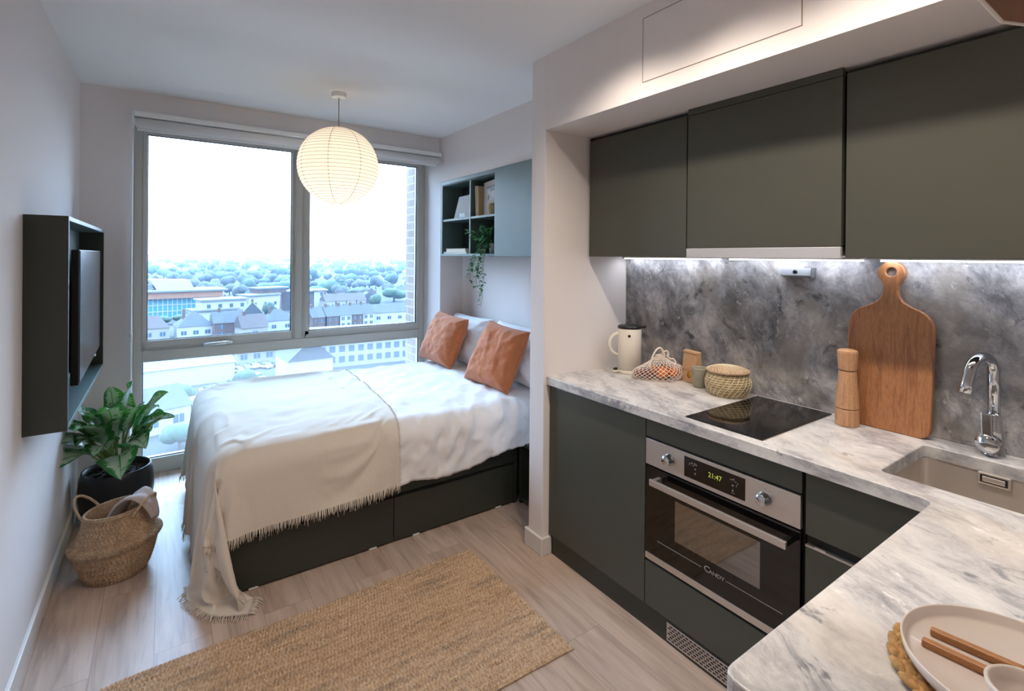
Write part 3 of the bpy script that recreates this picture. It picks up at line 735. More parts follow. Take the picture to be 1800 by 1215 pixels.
# chopping board, leaning on the splashback
cb = thing('chopping_board', 'long oiled oak chopping board leaning against the splashback', 'chopping board', (2.165, .717, ZT))
bp = []
def arc(cx, cy, r, a0, a1, n=8):
    for k in range(n+1):
        a = math.radians(a0+(a1-a0)*k/n); bp.append((cx+r*math.cos(a), cy+r*math.sin(a)))
hw = .132
arc(-hw+.035, .035, .035, 270, 180); 
arc(-hw+.075, .375, .075, 180, 112, 8)
bp += [(-.060, .457), (-.040, .470), (-.028, .488), (-.023, .510), (-.024, .530)]
arc(0, .575, .043, 222, -42, 18)
bp += [(.024, .530), (.023, .510), (.028, .488), (.040, .470), (.060, .457)]
arc(hw-.075, .375, .075, 68, 0, 8)
arc(hw-.035, .035, .035, 0, -90)
R = Matrix.Translation((2.158, .717, ZT+.0005)) @ Matrix.Rotation(.075, 4, 'Y')
hole = [(.0165*math.cos(2*PI*k/18), .578+.0165*math.sin(2*PI*k/18)) for k in range(18)]
b = slab([(x, y) for x, y in bp][::-1], hole, 0, .022, .004)
bmesh.ops.transform(b, matrix=R @ Matrix(((0, 0, -1, .022), (1, 0, 0, 0), (0, 1, 0, 0), (0, 0, 0, 1))), verts=b.verts[:])
mb = MB().bm(b); mb.build('board', M['board'], cb)
# placemat, plate, cutlery, small bowl at the near corner
CX, CY = .998, .163
pl = MB()
for (rad, cnt) in ((.1435, 30), (.130, 27), (.113, 23), (.09, 18), (.065, 13), (.04, 8)):
    for k in range(cnt):
        for s in (-1, 1):
            a = 2*PI*(k + (.5 if s > 0 else 0))/cnt; r = rad + s*.0035
            mat = Matrix.Translation((CX+r*math.cos(a), CY+r*math.sin(a), ZT+.0080+(.0015 if s > 0 else 0))) @ Matrix.Rotation(a+PI/2 + s*.24, 4, 'Z')
            b = bmesh.new(); bmesh.ops.create_icosphere(b, subdivisions=2, radius=1); b.transform(Matrix.Diagonal((.0195, .0074, .0066, 1))); pl.bm(b, 0, True, mat)
tag(pl.build('placemat', M['plait']), 'round plaited seagrass placemat under the plate', 'placemat')
ZP = ZT+.017
pt = MB().lathe([(0, .0), (.122, .0), (.131, .004), (.136, .012), (.138, .024), (.1365, .0255), (.1345, .024), (.131, .013), (.125, .0085), (0, .007)], (CX, CY, ZP), 96)
tag(pt.build('plate', M['plate']), 'round pale stoneware plate with upright rim on the placemat', 'plate')
def cutlery(name, label, cat, p0, ang, head):
    t = thing(name, label, cat, (p0[0], p0[1], ZP+.008))
    R = Matrix.Translation((p0[0], p0[1], ZP+.0078)) @ Matrix.Rotation(ang, 4, 'Z')
    h = MB(); h.prism([(-.0065, 0), (.0065, 0), (.0065, .011), (-.0065, .011)], 'y', -.105, 0, .0025, mat=R)
    h.build('handle', M['cutlery'], t)
    MB().box(-.0067, .0067, -.112, -.1055, -.0, .0112, .002, mat=R).build('ferrule', M['gold'], t)
    w = MB(); w.tube([R @ Vector(p) for p in ((0, -.11, .006), (0, -.135, .006))], [.003, .0028], 8)
    if head == 'knife': w.prism([(-.002, -.134), (.003, -.134), (.009, -.16), (.009, -.21), (.002, -.225), (-.003, -.21), (-.003, -.15)], 'z', .005, .0065, mat=R)
    else:
        w.prism([(-.003, -.134), (.003, -.134), (.011, -.152), (.011, -.165), (-.011, -.165), (-.011, -.152)], 'z', .005, .007, mat=R)
        for x in (-.0095, -.0032, .0032, .0095): w.box(x-.0015, x+.0015, -.205, -.164, .005, .007, mat=R)
    w.build('metal_end', M['chrome'], t)
cutlery('cutlery', 'wooden-handled piece of cutlery, farther one of the cutlery pair on the plate', 'cutlery', (1.006, .270), .12, 'fork')
cutlery('cutlery', 'wooden-handled piece of cutlery, nearer one of the cutlery pair on the plate', 'cutlery', (.968, .270), .09, 'knife')
bw = MB().lathe([(0, 0), (.028, 0), (.036, .006), (.044, .025), (.0455, .034), (.043, .036), (.040, .034), (.037, .022), (.03, .010), (0, .008)], (.93, .145, ZP+.008), 48)
tag(bw.build('small_bowl', M['plate']), 'small pale bowl resting on the plate beside the cutlery', 'bowl')
# ================================================================== bedroom
# ---- paper lantern
lx, ly, lz, lr = .915, 3.286, 2.122, .250
pn = thing('pendant_lamp', 'round white paper lantern pendant hanging in front of the window', 'lamp', (lx, ly, ZC-.03))
MB().lathe([(0, 0), (.044, 0), (.046, .004), (.046, .028), (.044, .0299), (0, .0299)], (lx, ly, ZC-.03), 32).build('ceiling_rose', M['white'], pn)
MB().tube([(lx, ly, ZC-.03), (lx, ly, lz+.05)], .003, 8).build('cord', M['cord'], pn)
MB().tube([(lx, ly, lz+.06), (lx, ly, lz+.005)], .018, 12).build('lamp_holder', M['white'], pn)
MB().ball((lx, ly, lz-.035), .038, 0, 3).build('bulb', M['bulb'], pn)
ns = 30
def lan(u, v):
    th = -math.acos(1) + .19 + v*(PI-.38); a = 2*PI*u
    rid = 1 - .012*abs(math.sin(v*ns*PI/1.0))**1.0*0 - .010*(1-abs(math.sin(PI*v*ns/1.0)))
    wob = 1+.006*math.sin(8*a)
    return (lx+lr*math.sin(th)*rid*wob*math.cos(a), ly+lr*math.sin(th)*rid*wob*math.sin(a), lz+lr*math.cos(th)*.985)
MB().grid(lan, 64, ns*4+1, wrapu=True).build('paper_shade', M['rice'], pn)
rm = MB()
for k in range(ns+1):
    th = .19 + (k/ns)*(PI-.38); rr = lr*math.sin(th)*1.0*.9925
    rm.tube([(lx+rr*(1+.006*math.sin(8*a))*math.cos(a), ly+rr*(1+.006*math.sin(8*a))*math.sin(a), lz+lr*math.cos(th)*.985) for a in [2*PI*q/48 for q in range(48)]], .0011, 4, closed=True)
for k in range(8):
    a = 2*PI*(k+.35)/8
    rm.tube([(lx+lr*.998*math.sin(th)*math.cos(a), ly+lr*.998*math.sin(th)*math.sin(a), lz+lr*math.cos(th)*.985) for th in [.19+q/30*(PI-.38) for q in range(31)]], .0016, 4)
rm.build('wire_ribs', M['ribs'], pn)

# ---- television in its wall niche
tn = thing('media_niche', 'dark grey-green open box mounted on the left wall round the television', 'wall unit', (XL, 3.22, .86))
NX = -.303; y0, y1, z0, z1 = 2.545, 3.90, .862, 1.688
MB().box(XL+.0005, NX, y0, y0+.018, z0, z1, .001).build('side_panel', M['bedgreen'], tn)
MB().box(XL+.0005, NX, y1-.018, y1, z0, z1, .001).build('side_panel', M['bedgreen'], tn)
MB().box(XL+.0005, NX, y0+.018, y1-.018, z1-.018, z1, .001).build('top_panel', M['greenblue'], tn)
MB().box(XL+.0005, NX, y0+.018, y1-.018, z0, z0+.018, .001).build('bottom_panel', M['greenblue'], tn)
MB().box(XL+.0005, XL+.016, y0+.018, y1-.018, z0+.018, z1-.018).build('back_panel', M['greenblue'], tn)
tv = thing('television', 'flat black television on a bracket inside the wall niche', 'television', (-.32, 3.27, 1.0))
R = Matrix.Translation((-.312, 3.265, 1.28)) @ Matrix.Rotation(.022, 4, 'Z')
MB().box(-.018, .010, -.535, .535, -.285, .280, .004, mat=R).build('housing', M['black'], tv)
b = MB(); b.box(-.062, -.018, -.40, .40, -.26, .14, .02, mat=R).build('rear_case', M['black'], tv)
MB().box(.0095, .0125, -.530, .530, -.276, .276, .001, mat=R).build('screen', plain('tv_screen', '#141416', .18, 0, spec=.9), tv)
MB().box(.004, .012, .22, .28, -.292, -.284, .001, mat=R).build('badge_strip', M['bracket'], tv)
m = MB().box(-.415, -.37, 3.14, 3.38, 1.2, 1.42, .003); m.build('wall_bracket', M['bracket'], tv)

# ---- wall shelf cabinet in the bed recess
sc = thing('shelf_unit', 'dark green wall unit with four open cubbies and a sliding door', 'shelf unit', (2.1, 3.08, 1.55))
X0 = 2.0; ya, yb, za, zb = 2.16, 3.987, 1.549, 2.197
fr = MB().box(X0, 2.222, yb-.03, yb, za, zb, .001).box(X0, 2.222, ya, ya+.02, za, zb, .001).box(X0, 2.222, ya+.02, yb-.03, zb-.042, zb, .001).box(X0, 2.222, ya+.02, yb-.03, za, za+.020, .001)
fr.build('frame', M['greenblue'], sc)
MB().box(2.207, 2.222, ya+.02, yb-.03, za+.02, zb-.042).build('back_panel', M['inside'], sc)
MB().box(X0+.004, 2.207, 3.472, 3.490, za+.02, zb-.042, .001).build('divider', M['greenblue'], sc)
MB().box(X0+.004, 2.207, 3.07, 3.088, za+.02, zb-.042, .001).build('divider', M['greenblue'], sc)
for (a, b_) in ((3.49, 3.957), (3.088, 3.472)): MB().box(X0+.006, 2.207, a, b_, 1.848, 1.866, .001).build('shelf', M['greenblue'], sc)
MB().box(X0-.018, X0-.001, ya, 3.085, za, zb-.004, .0015).build('sliding_door', M['greenblue'], sc)
MB().box(X0-.006, X0-.001, 3.09, yb-.032, zb-.038, zb-.03).build('door_track', M['dark'], sc)
# things in the cubbies
f = thing('magazine_file', 'grey slanted magazine file in the upper cubby nearest the window', 'file', (2.1, 3.66, 1.866))
MB().prism([(3.492, 1.8665), (3.80, 1.8665), (3.71, 2.045), (3.492, 2.052)], 'x', 2.03, 2.11, .002).build('case', M['paper2'], f)
MB().box(2.0275, 2.0305, 3.60, 3.70, 1.872, 1.905, .001).build('paper_label', M['paperw'], f)
def book(name, label, y, t, h, lean, m, d=.15, x=2.04):
    o = thing(name, label, 'book', (x, y, 1.8665), 'books in the upper cubby beside the door')
    R = Matrix.Translation((x, y, 1.8667)) @ Matrix.Rotation(lean, 4, 'X')
    MB().box(0, d, -t, 0, 0, h, .001, mat=R).build('cover', m, o)
    MB().box(.006, d-.002, -t+.002, -.002, .003, h+.0006, mat=R).build('pages', M['paperw'], o)
book('book', 'tan slim book leaning at the left of the upper cubby', 3.452, .018, .245, -.055, M['paper1'])
book('book', 'cream slim book standing second in the upper cubby', 3.425, .016, .240, -.05, plain('cream_cover', '#cdb692', .8))
o = thing('album', 'thick grey-brown album with a printed picture on its front', 'book', (2.03, 3.25, 1.8665), 'books in the upper cubby beside the door')
R = Matrix.Translation((2.075, 3.386, 1.8667)) @ Matrix.Rotation(-.22, 4, 'Z')
MB().box(0, .045, -.275, 0, 0, .262, .002, mat=R).build('cover', M['paper3'], o)
pi_ = MB(); pi_.box(-.0012, .001, -.262, -.075, .115, .205, mat=R).box(-.0014, .001, -.262, -.075, .205, .222, mi=1, mat=R)
for (a, c2, w, h) in ((-.16, .195, .02, .035), (-.20, .188, .03, .02), (-.12, .135, .03, .03), (-.11, .15, .012, .03), (-.235, .19, .02, .02)): pi_.box(-.0018, .001, a-w/2, a+w/2, c2-h/2, c2+h/2, mi=1, mat=R)
pi_.build('printed_picture', [M['photo'], M['photodark']], o)
wb = MB()
WX, WY, WZ = 2.048, 3.165, 1.8665
for k in range(7):
    t = k/6; r = .040+.016*math.sin(PI*(.15+.7*t)); z = .006+.072*t
    wb.tube([(WX+r*math.cos(a), WY+r*math.sin(a), WZ+z) for a in [2*PI*q/24 for q in range(24)]], .0035, 5, closed=True)
for sgn in (1, -1):
    for k in range(16):
        wb.tube([(WX+(.043+.016*math.sin(PI*(.15+.7*t)))*math.cos(2*PI*k/16+sgn*t*.8), WY+(.043+.016*math.sin(PI*(.15+.7*t)))*math.sin(2*PI*k/16+sgn*t*.8), WZ+.004+.076*t) for t in [q/8 for q in range(9)]], .0024, 4)
wb.lathe([(0, .002), (.043, .002), (.043, .006), (0, .006)], (WX, WY, WZ), 24)
tag(wb.build('woven_bowl', M['bamboo']), 'small woven bamboo bowl in front of the album', 'bowl')
for i, (ys, ye, zc, t, lab) in enumerate(((3.545, 3.95, 0, .016, 'white book at the bottom of the flat pile in the lower cubby'), (3.56, 3.90, .0165, .026, 'thick white book on top of the flat pile in the lower cubby'))):
    o = thing('book', lab, 'book', (2.06, 3.75, za+.0205+zc), 'flat white books in the lower cubby')
    z = za+.0205+zc
    MB().box(2.008, 2.16, ys, ye, z, z+.002).box(2.008, 2.16, ys, ye, z+t-.002, z+t).box(2.155, 2.16, ys, ye, z+.002, z+t-.002).build('cover', M['paperw'], o)
    MB().box(2.012, 2.155, ys+.003, ye-.003, z+.002, z+t-.002).build('pages', M['paper1'], o)
# trailing plant
iv = thing('trailing_plant', 'trailing green pot plant hanging out of the lower cubby', 'plant', (2.06, 3.23, za+.0205))
MB().lathe([(0, 0), (.036, 0), (.046, .07), (.048, .078), (.044, .078), (.04, .06), (0, .06)], (2.06, 3.20, za+.0205), 28).build('pot', plain('grey_pot', '#8c9396', .6), iv)
rnd = random.Random(3)
def leaf_shape(mb, base, d, up, L, Wd, mi=0, fold=.25):
    d = d.normalized(); s = d.cross(up)
    s = s.normalized() if s.length > 1e-4 else d.orthogonal().normalized(); n = s.cross(d)
    prof = [(0, .0), (.2, .62), (.45, 1.), (.7, .75), (1, .0)]
    vs = []
    for t, w in prof:
        c = base + d*L*t - n*L*.25*t*t
        vs += [c - s*Wd*w/2 + n*fold*Wd*w*.5, c, c + s*Wd*w/2 + n*fold*Wd*w*.5]
    fs = []
    for k in range(4):
        a = k*3; fs += [(a, a+1, a+4, a+3), (a+1, a+2, a+5, a+4)]
    mb.add(vs, fs, mi, True)
lf, st = MB(), MB()
def vine(pts, dens, L):
    P = [Vector(p) for p in pts]; st.tube(P, .0016, 5)
    tot = sum((P[i+1]-P[i]).length for i in range(len(P)-1)); n = max(2, int(tot*dens))
    for k in range(n):
        q = (k+rnd.random()*.6)/n*(len(P)-1); i = min(int(q), len(P)-2); p = P[i].lerp(P[i+1], q-i)
        a = rnd.random()*2*PI
        d = Vector((-abs(math.cos(a))*.9+.15, math.sin(a), rnd.uniform(-.5, .55)))
        leaf_shape(lf, p, d, Vector((0, 0, 1)), L*rnd.uniform(.75, 1.25), L*.55*rnd.uniform(.8, 1.2))
tp_ = Vector((2.028, 3.22, za+.098))
for k in range(16):
    a = rnd.uniform(0, 2*PI); r = rnd.uniform(.03, .10)
    e = tp_ + Vector((-abs(r*math.cos(a))*.7-.015, r*1.15*math.sin(a), rnd.uniform(-.02, .145)))
    vine([tp_ + Vector((0, 0, -.02)), tp_.lerp(e, .5)+Vector((0, 0, .03)), e], 62, .044)
for k in range(5):
    e = tp_ + Vector((-.07, .12+.03*k, .03+.02*k)); vine([tp_, tp_.lerp(e, .5)+Vector((0, 0, .03)), e], 46, .046)
for (dy, z, wob) in ((.155, 1.36, .0), (.12, 1.44, .02), (.06, 1.30, .0), (-.025, 1.175, .01), (.0, 1.25, -.02), (.03, 1.40, .0)):
    pts = [tp_, (1.985, 3.21+dy*.5, za+.085), (1.965, 3.21+dy*.8, za+.0)]
    for k in range(1, 7): pts.append((1.962-.004*k, 3.21+dy+wob*math.sin(k*1.4)+.012*math.sin(k*2.1), za + (z-za)*k/6))
    vine(pts, 50, .040)
st.build('stems', M['stem'], iv); lf.build('foliage', M['ivy'], iv)

# ---- bed
YA, YZ = 2.562, 3.98; BX0, BX1 = .19, 2.205
bd = thing('bed', 'dark green bed base with drawers under the white bedding', 'bed', (1.2, 3.27, 0))
MB().box(BX0+.02, 1.83, YA+.022, YZ, .03, .385).box(1.83, 2.18, YA+.03, YZ, .03, .385).build('base', M['bedgreen'], bd)
MB().box(BX0, 1.83, YA, YA+.02, .262, .39, .0015).build('side_rail', M['bedgreen'], bd)
MB().box(BX0, BX0+.02, YA-.001, YZ, 0, .39, .0015).build('foot_panel', M['bedgreen'], bd)
for a, b_ in ((BX0+.024, 1.018), (1.022, 1.805)):
    d = MB().box(a, b_, YA, YA+.02, .012, .243, .0015).build('drawer', M['bedgreen'], bd)
    for x in (a+.13, b_-.11): MB().box(x-.02, x+.02, YA+.001, YA+.02, .002, .012, .002).build('glide', M['white'], d)
MB().box(1.808, 1.832, YA, YA+.03, 0, .385, .001).build('end_post', M['bedgreen'], bd)
MB().box(2.185, 2.222, 2.50, 3.985, .03, 1.0, .004).build('headboard', plain('headboard_fabric', '#4a4a50', .8), bd)
ns_ = thing('bedside_unit', 'small dark green open bedside box behind the partition', 'bedside table', (2.0, 2.36, 0))
MB().box(1.838, 2.18, 2.185, 2.556, .366, .386, .001).build('top', M['bedgreen'], ns_)
MB().box(1.842, 2.18, 2.536, 2.554, 0, .366, .001).build('side_panel', M['bedgreen'], ns_)
MB().box(1.842, 2.18, 2.187, 2.205, 0, .366, .001).build('side_panel', M['bedgreen'], ns_)
MB().box(2.16, 2.18, 2.205, 2.536, 0, .366).build('back_panel', M['dark'], ns_)
MB().box(1.845, 2.16, 2.205, 2.536, .02, .04).build('shelf', M['bedgreen'], ns_)
tag(MB().box(.235, 2.18, 2.61, 3.95, .392, .575, .04, seg=3).build('mattress', M['pillowc']), 'thick mattress under the white duvet', 'mattress')

# duvet: a quilted sheet bent over the front and foot edges
def drape(px, py, x0, y0, y2, z, r):
    ex = max(0., x0-px); ey = max(0., y0-py); e2 = max(0., py-y2)
    sx, sy = -1, -1
    if e2 > 0: ey, sy = e2, 1
    e = math.hypot(ex, ey)
    bx, by = min(max(px, x0), 9), min(max(py, y0), y2)
    if e < 1e-9: return Vector((px, py, z)), Vector((0, 0, 1))
    n = Vector((sx*ex/e, sy*ey/e, 0)); a = min(e/r, PI/2)
    outd = r*math.sin(a); drop = r*(1-math.cos(a)) + max(0, e-r*PI/2)
    return Vector((bx, by, z)) + n*outd - Vector((0, 0, drop)), n*math.sin(a) + Vector((0, 0, math.cos(a)))
DZ, DR = .655, .10
dx0, dy0, dy2 = .165+DR, 2.522+DR, 3.962-DR
def duvet_pt(u, v):
    px = dx0 - .36 + u*(2.10 - dx0 + .36); py = dy0 - .40 + v*(dy2+.26 - dy0 + .40)
    p, n = drape(px, py, dx0, dy0, dy2, DZ, DR)
    side = max(0., dy0-py)
    # lower hem rises towards the head and waves
    if side > .12 and px > .9:
        k = (side-.12)/.28
        p.z += k*(.055*max(0, (px-1.0)/.9) + .018*math.sin(px*8.0) + .03*fbm((px*4, 2, 8), 2))
    w = .016*fbm((px*2.6, py*3.1, 1.7), 3) + .006*fbm((px*9+py*5, py*12-px*6, 4), 2)
    hang = min(1, side/.12)
    if px > .95:
        g = fbm((px*7-py*3.0, py*2.2+px*2.0, 9), 3)
        w += (.009+.018*hang)*(1-abs(g)*2.4)
        g2 = fbm((px*13+py*6, py*5-px*3, 3), 3); w += (.003+.007*hang)*(1-abs(g2)*2.6)
        w += .004*math.sin((px*1.0-py*.9)*30+4*fbm((px*3, py*3, 2), 2))*(.4+.6*hang)
    w += .020*math.sin(PI*min(1, max(0, (py-dy0)/(dy2-dy0))))
    pill = min(1, max(0, (px-1.75)/.2)); p.z -= .015*pill
    return p + n*w
dv = MB().grid(duvet_pt, 150, 120)
dv = tag(dv.build('duvet', M['duvet']), 'crumpled white cotton duvet spread over the bed', 'duvet')
sl = dv.modifiers.new('thick', 'SOLIDIFY'); sl.thickness = .02; sl.offset = -1
# throw: real cloth dropped over the duvet
def make_throw():
    nx, ny = 72, 84
    Wx, Ly = 1.50, 1.95
    ang = math.radians(-4.6); ca, sa = math.cos(ang), math.sin(ang)
    # corner at the right-hand front of the throw
    c0 = Vector((1.022, 2.225, 0))
    ex = Vector((-math.cos(math.radians(3.0)), math.sin(math.radians(-1.0)), 0)); ey = Vector((.072, 1, 0))
    vs, pins = [], []
    for j in range(ny):
        for i in range(nx):
            p = c0 + ex*(Wx*i/(nx-1)) + ey*(Ly*j/(ny-1))
            z = DZ+.055
            inside = (p.x > .42 and 2.76 < p.y < 3.85)
            if p.x > dx0-.02 and dy0-.02 < p.y < dy2+.02:
                uu = (p.x-(dx0-.36))/(2.10-dx0+.36); vv = (p.y-(dy0-.40))/(dy2+.26-dy0+.40)
                z = duvet_pt(uu, vv).z + .010
            vs.append((p.x, p.y, z))
            if inside: pins.append(j*nx+i)
    fs = [(j*nx+i, j*nx+i+1, (j+1)*nx+i+1, (j+1)*nx+i) for j in range(ny-1) for i in range(nx-1)]
    me = bpy.data.meshes.new('sim'); me.from_pydata(vs, [], fs); o = bpy.data.objects.new('sim', me); COL.objects.link(o)
    vg = o.vertex_groups.new(name='pin'); vg.add(pins, 1., 'REPLACE')
    # colliders
    cm = MB()
    cm.grid(lambda u, v: duvet_pt(u*.72, v), 70, 80)
    cm.box(-.6, 2.1, 1.6, 4.5, -.2, .0)
    cm.box(BX0, 1.9, YA, YZ, 0, .39)
    co = cm.build('collider', M['dark'])
    co.modifiers.new('col', 'COLLISION'); co.collision.thickness_outer = .006; co.collision.cloth_friction = 25.; co.collision.damping = .4
    md = o.modifiers.new('cloth', 'CLOTH'); s = md.settings
    s.quality = 7; s.mass = .35; s.tension_stiffness = 25; s.compression_stiffness = 25; s.shear_stiffness = 8; s.bending_stiffness = .35
    s.tension_damping = 15; s.compression_damping = 15; s.shear_damping = 10; s.bending_damping = 2.; s.air_damping = 2.
    s.vertex_group_mass = 'pin'
    md.collision_settings.distance_min = .006; md.collision_settings.collision_quality = 3; md.collision_settings.use_self_collision = False
    S.frame_start, S.frame_end = 1, 90; md.point_cache.frame_end = 90
    for f in range(1, 71): S.frame_set(f)
    dg = bpy.context.evaluated_depsgraph_get()
    res = [tuple(o.matrix_world @ v.co) for v in o.evaluated_get(dg).data.vertices]
    bpy.data.objects.remove(o); bpy.data.objects.remove(co); S.frame_set(1)
    return nx, ny, res
nx, ny, res = make_throw()
tv_ = MB().add([(x, y, max(z, .006)) for x, y, z in res], [(j*nx+i, j*nx+i+1, (j+1)*nx+i+1, (j+1)*nx+i) for j in range(ny-1) for i in range(nx-1)], 0, True)
T = tag(tv_.build('throw_blanket', M['throw']), 'cream fringed cotton throw hanging over the foot of the bed', 'throw')
sb_ = T.modifiers.new('sub', 'SUBSURF'); sb_.levels = 1; sb_.render_levels = 2
so_ = T.modifiers.new('thick', 'SOLIDIFY'); so_.thickness = .004; so_.offset = 1
fg = MB(); rr = random.Random(5)
def fringe(line, inner, L, per):
    for k in range(len(line)-1):
        for q in range(per):
            t = (q+rr.random()*.8)/per; a = Vector(line[k]).lerp(Vector(line[k+1]), t); b_ = Vector(inner[k]).lerp(Vector(inner[k+1]), t)
            d = (a-b_).normalized(); l = L*rr.uniform(.65, 1.25)
            d2 = (d*.55 + Vector((0, 0, -.55)) + Vector((rr.uniform(-.3, .3), rr.uniform(-.3, .3), 0))).normalized()
            pts = [a - d*.004, a + d*l*.45, a + d*l*.5 + d2*l*.5]
            for p in pts: p.z = max(p.z, .004)
            fg.tube(pts, [.0021, .0019, .0012], 4)
row = lambda j: [res[j*nx+i] for i in range(nx)]
colm = lambda i: [res[j*nx+i] for j in range(ny)]
fringe(row(0), row(1), .042, 4); fringe(colm(nx-1), colm(nx-2), .036, 3); fringe(colm(0), colm(1), .010, 3)
fg.build('fringe', M['throw'], T)

# ---- pillows and cushions: stuffed cases between four corners
def stuffed(corners, thick, seed, pinch=.05, wr=1., n=46, front=None):
    bl, br, tr, tl = [Vector(c) for c in corners]
    nrm = ((br-bl).cross(tl-bl)).normalized()
    m = MB()
    def side(sg):
        def fn(u, v):
            a, b = 2*u-1, 2*v-1
            pu = a*(1 - pinch*(1-b*b)*abs(a)); pv = b*(1 - pinch*(1-a*a)*abs(b))
            U, V = (pu+1)/2, (pv+1)/2
            p = (bl*(1-U)+br*U)*(1-V) + (tl*(1-U)+tr*U)*V
            e = max(0, (1-a**4)*(1-b**4)); h = thick*.5*e**.55
            w = 0
            ca, cb = min(1-abs(a), 1), min(1-abs(b), 1)
            g = fbm((a*2.2+seed, b*2.2, sg*3), 3); rid = 1-abs(fbm((a*1.6+b*1.2+seed*2, b*1.3-a*.8, 7+sg), 3))*2.4
            rad = math.sin(math.atan2(1-abs(b)+.05, 1-abs(a)+.05)*9+seed)*math.exp(-3.2*math.hypot(1-abs(a), 1-abs(b)))
            w = wr*(.010*g + .010*rid*e + .010*rad)*min(1, 6*min(ca, cb)+.05)
            edge = .004*fbm((a*5, b*5, seed), 2)
            return p + nrm*(sg*(h) + w*sg) + nrm*edge
        return fn
    m.grid(side(1), n, n); 
    k = len(m.f); m.grid(side(-1), n, n)
    m.f[k:] = [q[::-1] for q in m.f[k:]]
    return m
def seam(corners, pinch):
    bl, br, tr, tl = [Vector(c) for c in corners]; pts = []
    def P(a, b):
        pu = a*(1 - pinch*(1-b*b)*abs(a)); pv = b*(1 - pinch*(1-a*a)*abs(b)); U, V = (pu+1)/2, (pv+1)/2
        return (bl*(1-U)+br*U)*(1-V) + (tl*(1-U)+tr*U)*V
    q = [-1+2*k/20 for k in range(20)]
    return [P(t, -1) for t in q] + [P(1, t) for t in q] + [P(-t, 1) for t in q] + [P(-1, -t) for t in q]
ZB = DZ-.005
for (ya, yb_, lab, sd) in ((3.30, 3.955, 'white pillow against the headboard at the window side', 1.), (2.60, 3.27, 'white pillow against the headboard nearest the partition', 5.)):
    cs = [(1.985, yb_, ZB+.03), (1.985, ya, ZB+.03), (2.145, ya+.01, ZB+.40), (2.145, yb_-.01, ZB+.40)]
    o = stuffed(cs, .14, sd, .06, 1.7).build('pillow', M['pillowc'], weld=True); tag(o, lab, 'pillow', 'white pillows against the headboard')
for (cs, lab, sd) in (([(1.80, 3.97, ZB+.035), (1.80, 3.41, ZB+.03), (1.955, 3.40, ZB+.40), (1.955, 3.90, ZB+.425)], 'rust orange cushion leaning at the window side of the bed', 2.),
                      ([(1.775, 3.15, ZB+.018), (1.815, 2.65, ZB+.012), (1.955, 2.60, ZB+.405), (1.93, 3.05, ZB+.435)], 'rust orange cushion leaning nearest the partition', 8.)):
    o = stuffed(cs, .15, sd, .05, 1.35).build('cushion', M['rust'], weld=True); tag(o, lab, 'cushion', 'rust orange cushions')
    MB().tube(seam(cs, .05), .0035, 6, closed=True).build('piping', M['rust'], o)

# ---- potted plant
PX, PY = -.222, 3.71
pp = thing('potted_plant', 'leafy silver-green houseplant in a black bowl pot beside the bed', 'plant', (PX, PY, 0))
MB().lathe([(0, 0), (.135, 0), (.148, .006), (.166, .07), (.177, .15), (.178, .20), (.170, .27), (.163, .297), (.160, .300), (.152, .297), (.158, .25), (.145, .22), (0, .22)], (PX, PY, 0), 64).build('pot', M['pot'], pp)
sm = MB()
def soil(u, v):
    a = 2*PI*u; r = .157*v; return (PX+r*math.cos(a), PY+r*math.sin(a), .258+.012*fbm((r*20*math.cos(a), r*20*math.sin(a), 1), 2)+.012*(1-v))
sm.grid(soil, 48, 14, wrapu=True)
rs = random.Random(4)
for k in range(120):
    a = rs.uniform(0, 2*PI); r = .148*math.sqrt(rs.random()); sm.ball((PX+r*math.cos(a), PY+r*math.sin(a), .268), rs.uniform(.003, .008), 0, 1)
sm.build('soil', M['soil'], pp)
# leaves: target of the tip, in metres from the stem base
lv, sv = MB(), MB(); uvs = []
fwd = Vector((.57, .82, 0)); rgt = Vector((.82, -.57, 0))
def bigleaf(tip, Wd, lift, frac=.42, roll=0.):
    """tip: metres to the right of, beyond and above the pot's soil; lift: how high the leaf arches"""
    Wd *= 1.45; C = Vector((PX, PY, .262)); h0 = (rgt*tip[0] + fwd*tip[1]); hn = h0.normalized() if h0.length > 1e-4 else rgt
    b0 = C + hn*.028 + Vector((rs.uniform(-.015, .015), rs.uniform(-.015, .015), 0))
    T_ = C + h0 + Vector((0, 0, tip[2])); ctl = C + h0*.42 + Vector((0, 0, max(tip[2], .05)*.62 + lift))
    Q = lambda t: b0*(1-t)**2 + ctl*2*t*(1-t) + T_*t*t
    sv.tube([Q(frac*k/6) for k in range(7)], [.0105, .009, .0075, .0065, .0055, .0048, .004], 7)
    n = 18; vs = []; o = len(lv.v)
    for k in range(n+1):
        t = k/n; q = frac+(1-frac)*t; c = Q(q); d = (Q(min(1.02, q+.02)) - Q(q-.02)).normalized()
        s_ = d.cross(Vector((0, 0, 1))); s_ = s_.normalized() if s_.length > .12 else d.cross(fwd).normalized()
        s_ = Matrix.Rotation(roll, 3, d) @ s_; nr = s_.cross(d)
        w = max(.02, (math.sin(PI*t**.80))**.72*(1-.25*t)) if 0 < k < n else .02
        for x in [(z-3)/3 for z in range(7)]:
            vs.append(c + s_*(Wd*.5*w*x) + nr*(.16*Wd*w*abs(x)**1.4 + .010*math.sin(t*10+x*2+tip[0]*30)*abs(x)))
            uvs.append(((x+1)/2, t))
    lv.add(vs, [(k*7+q, k*7+q+1, (k+1)*7+q+1, (k+1)*7+q) for k in range(n) for q in range(6)], 0, True)
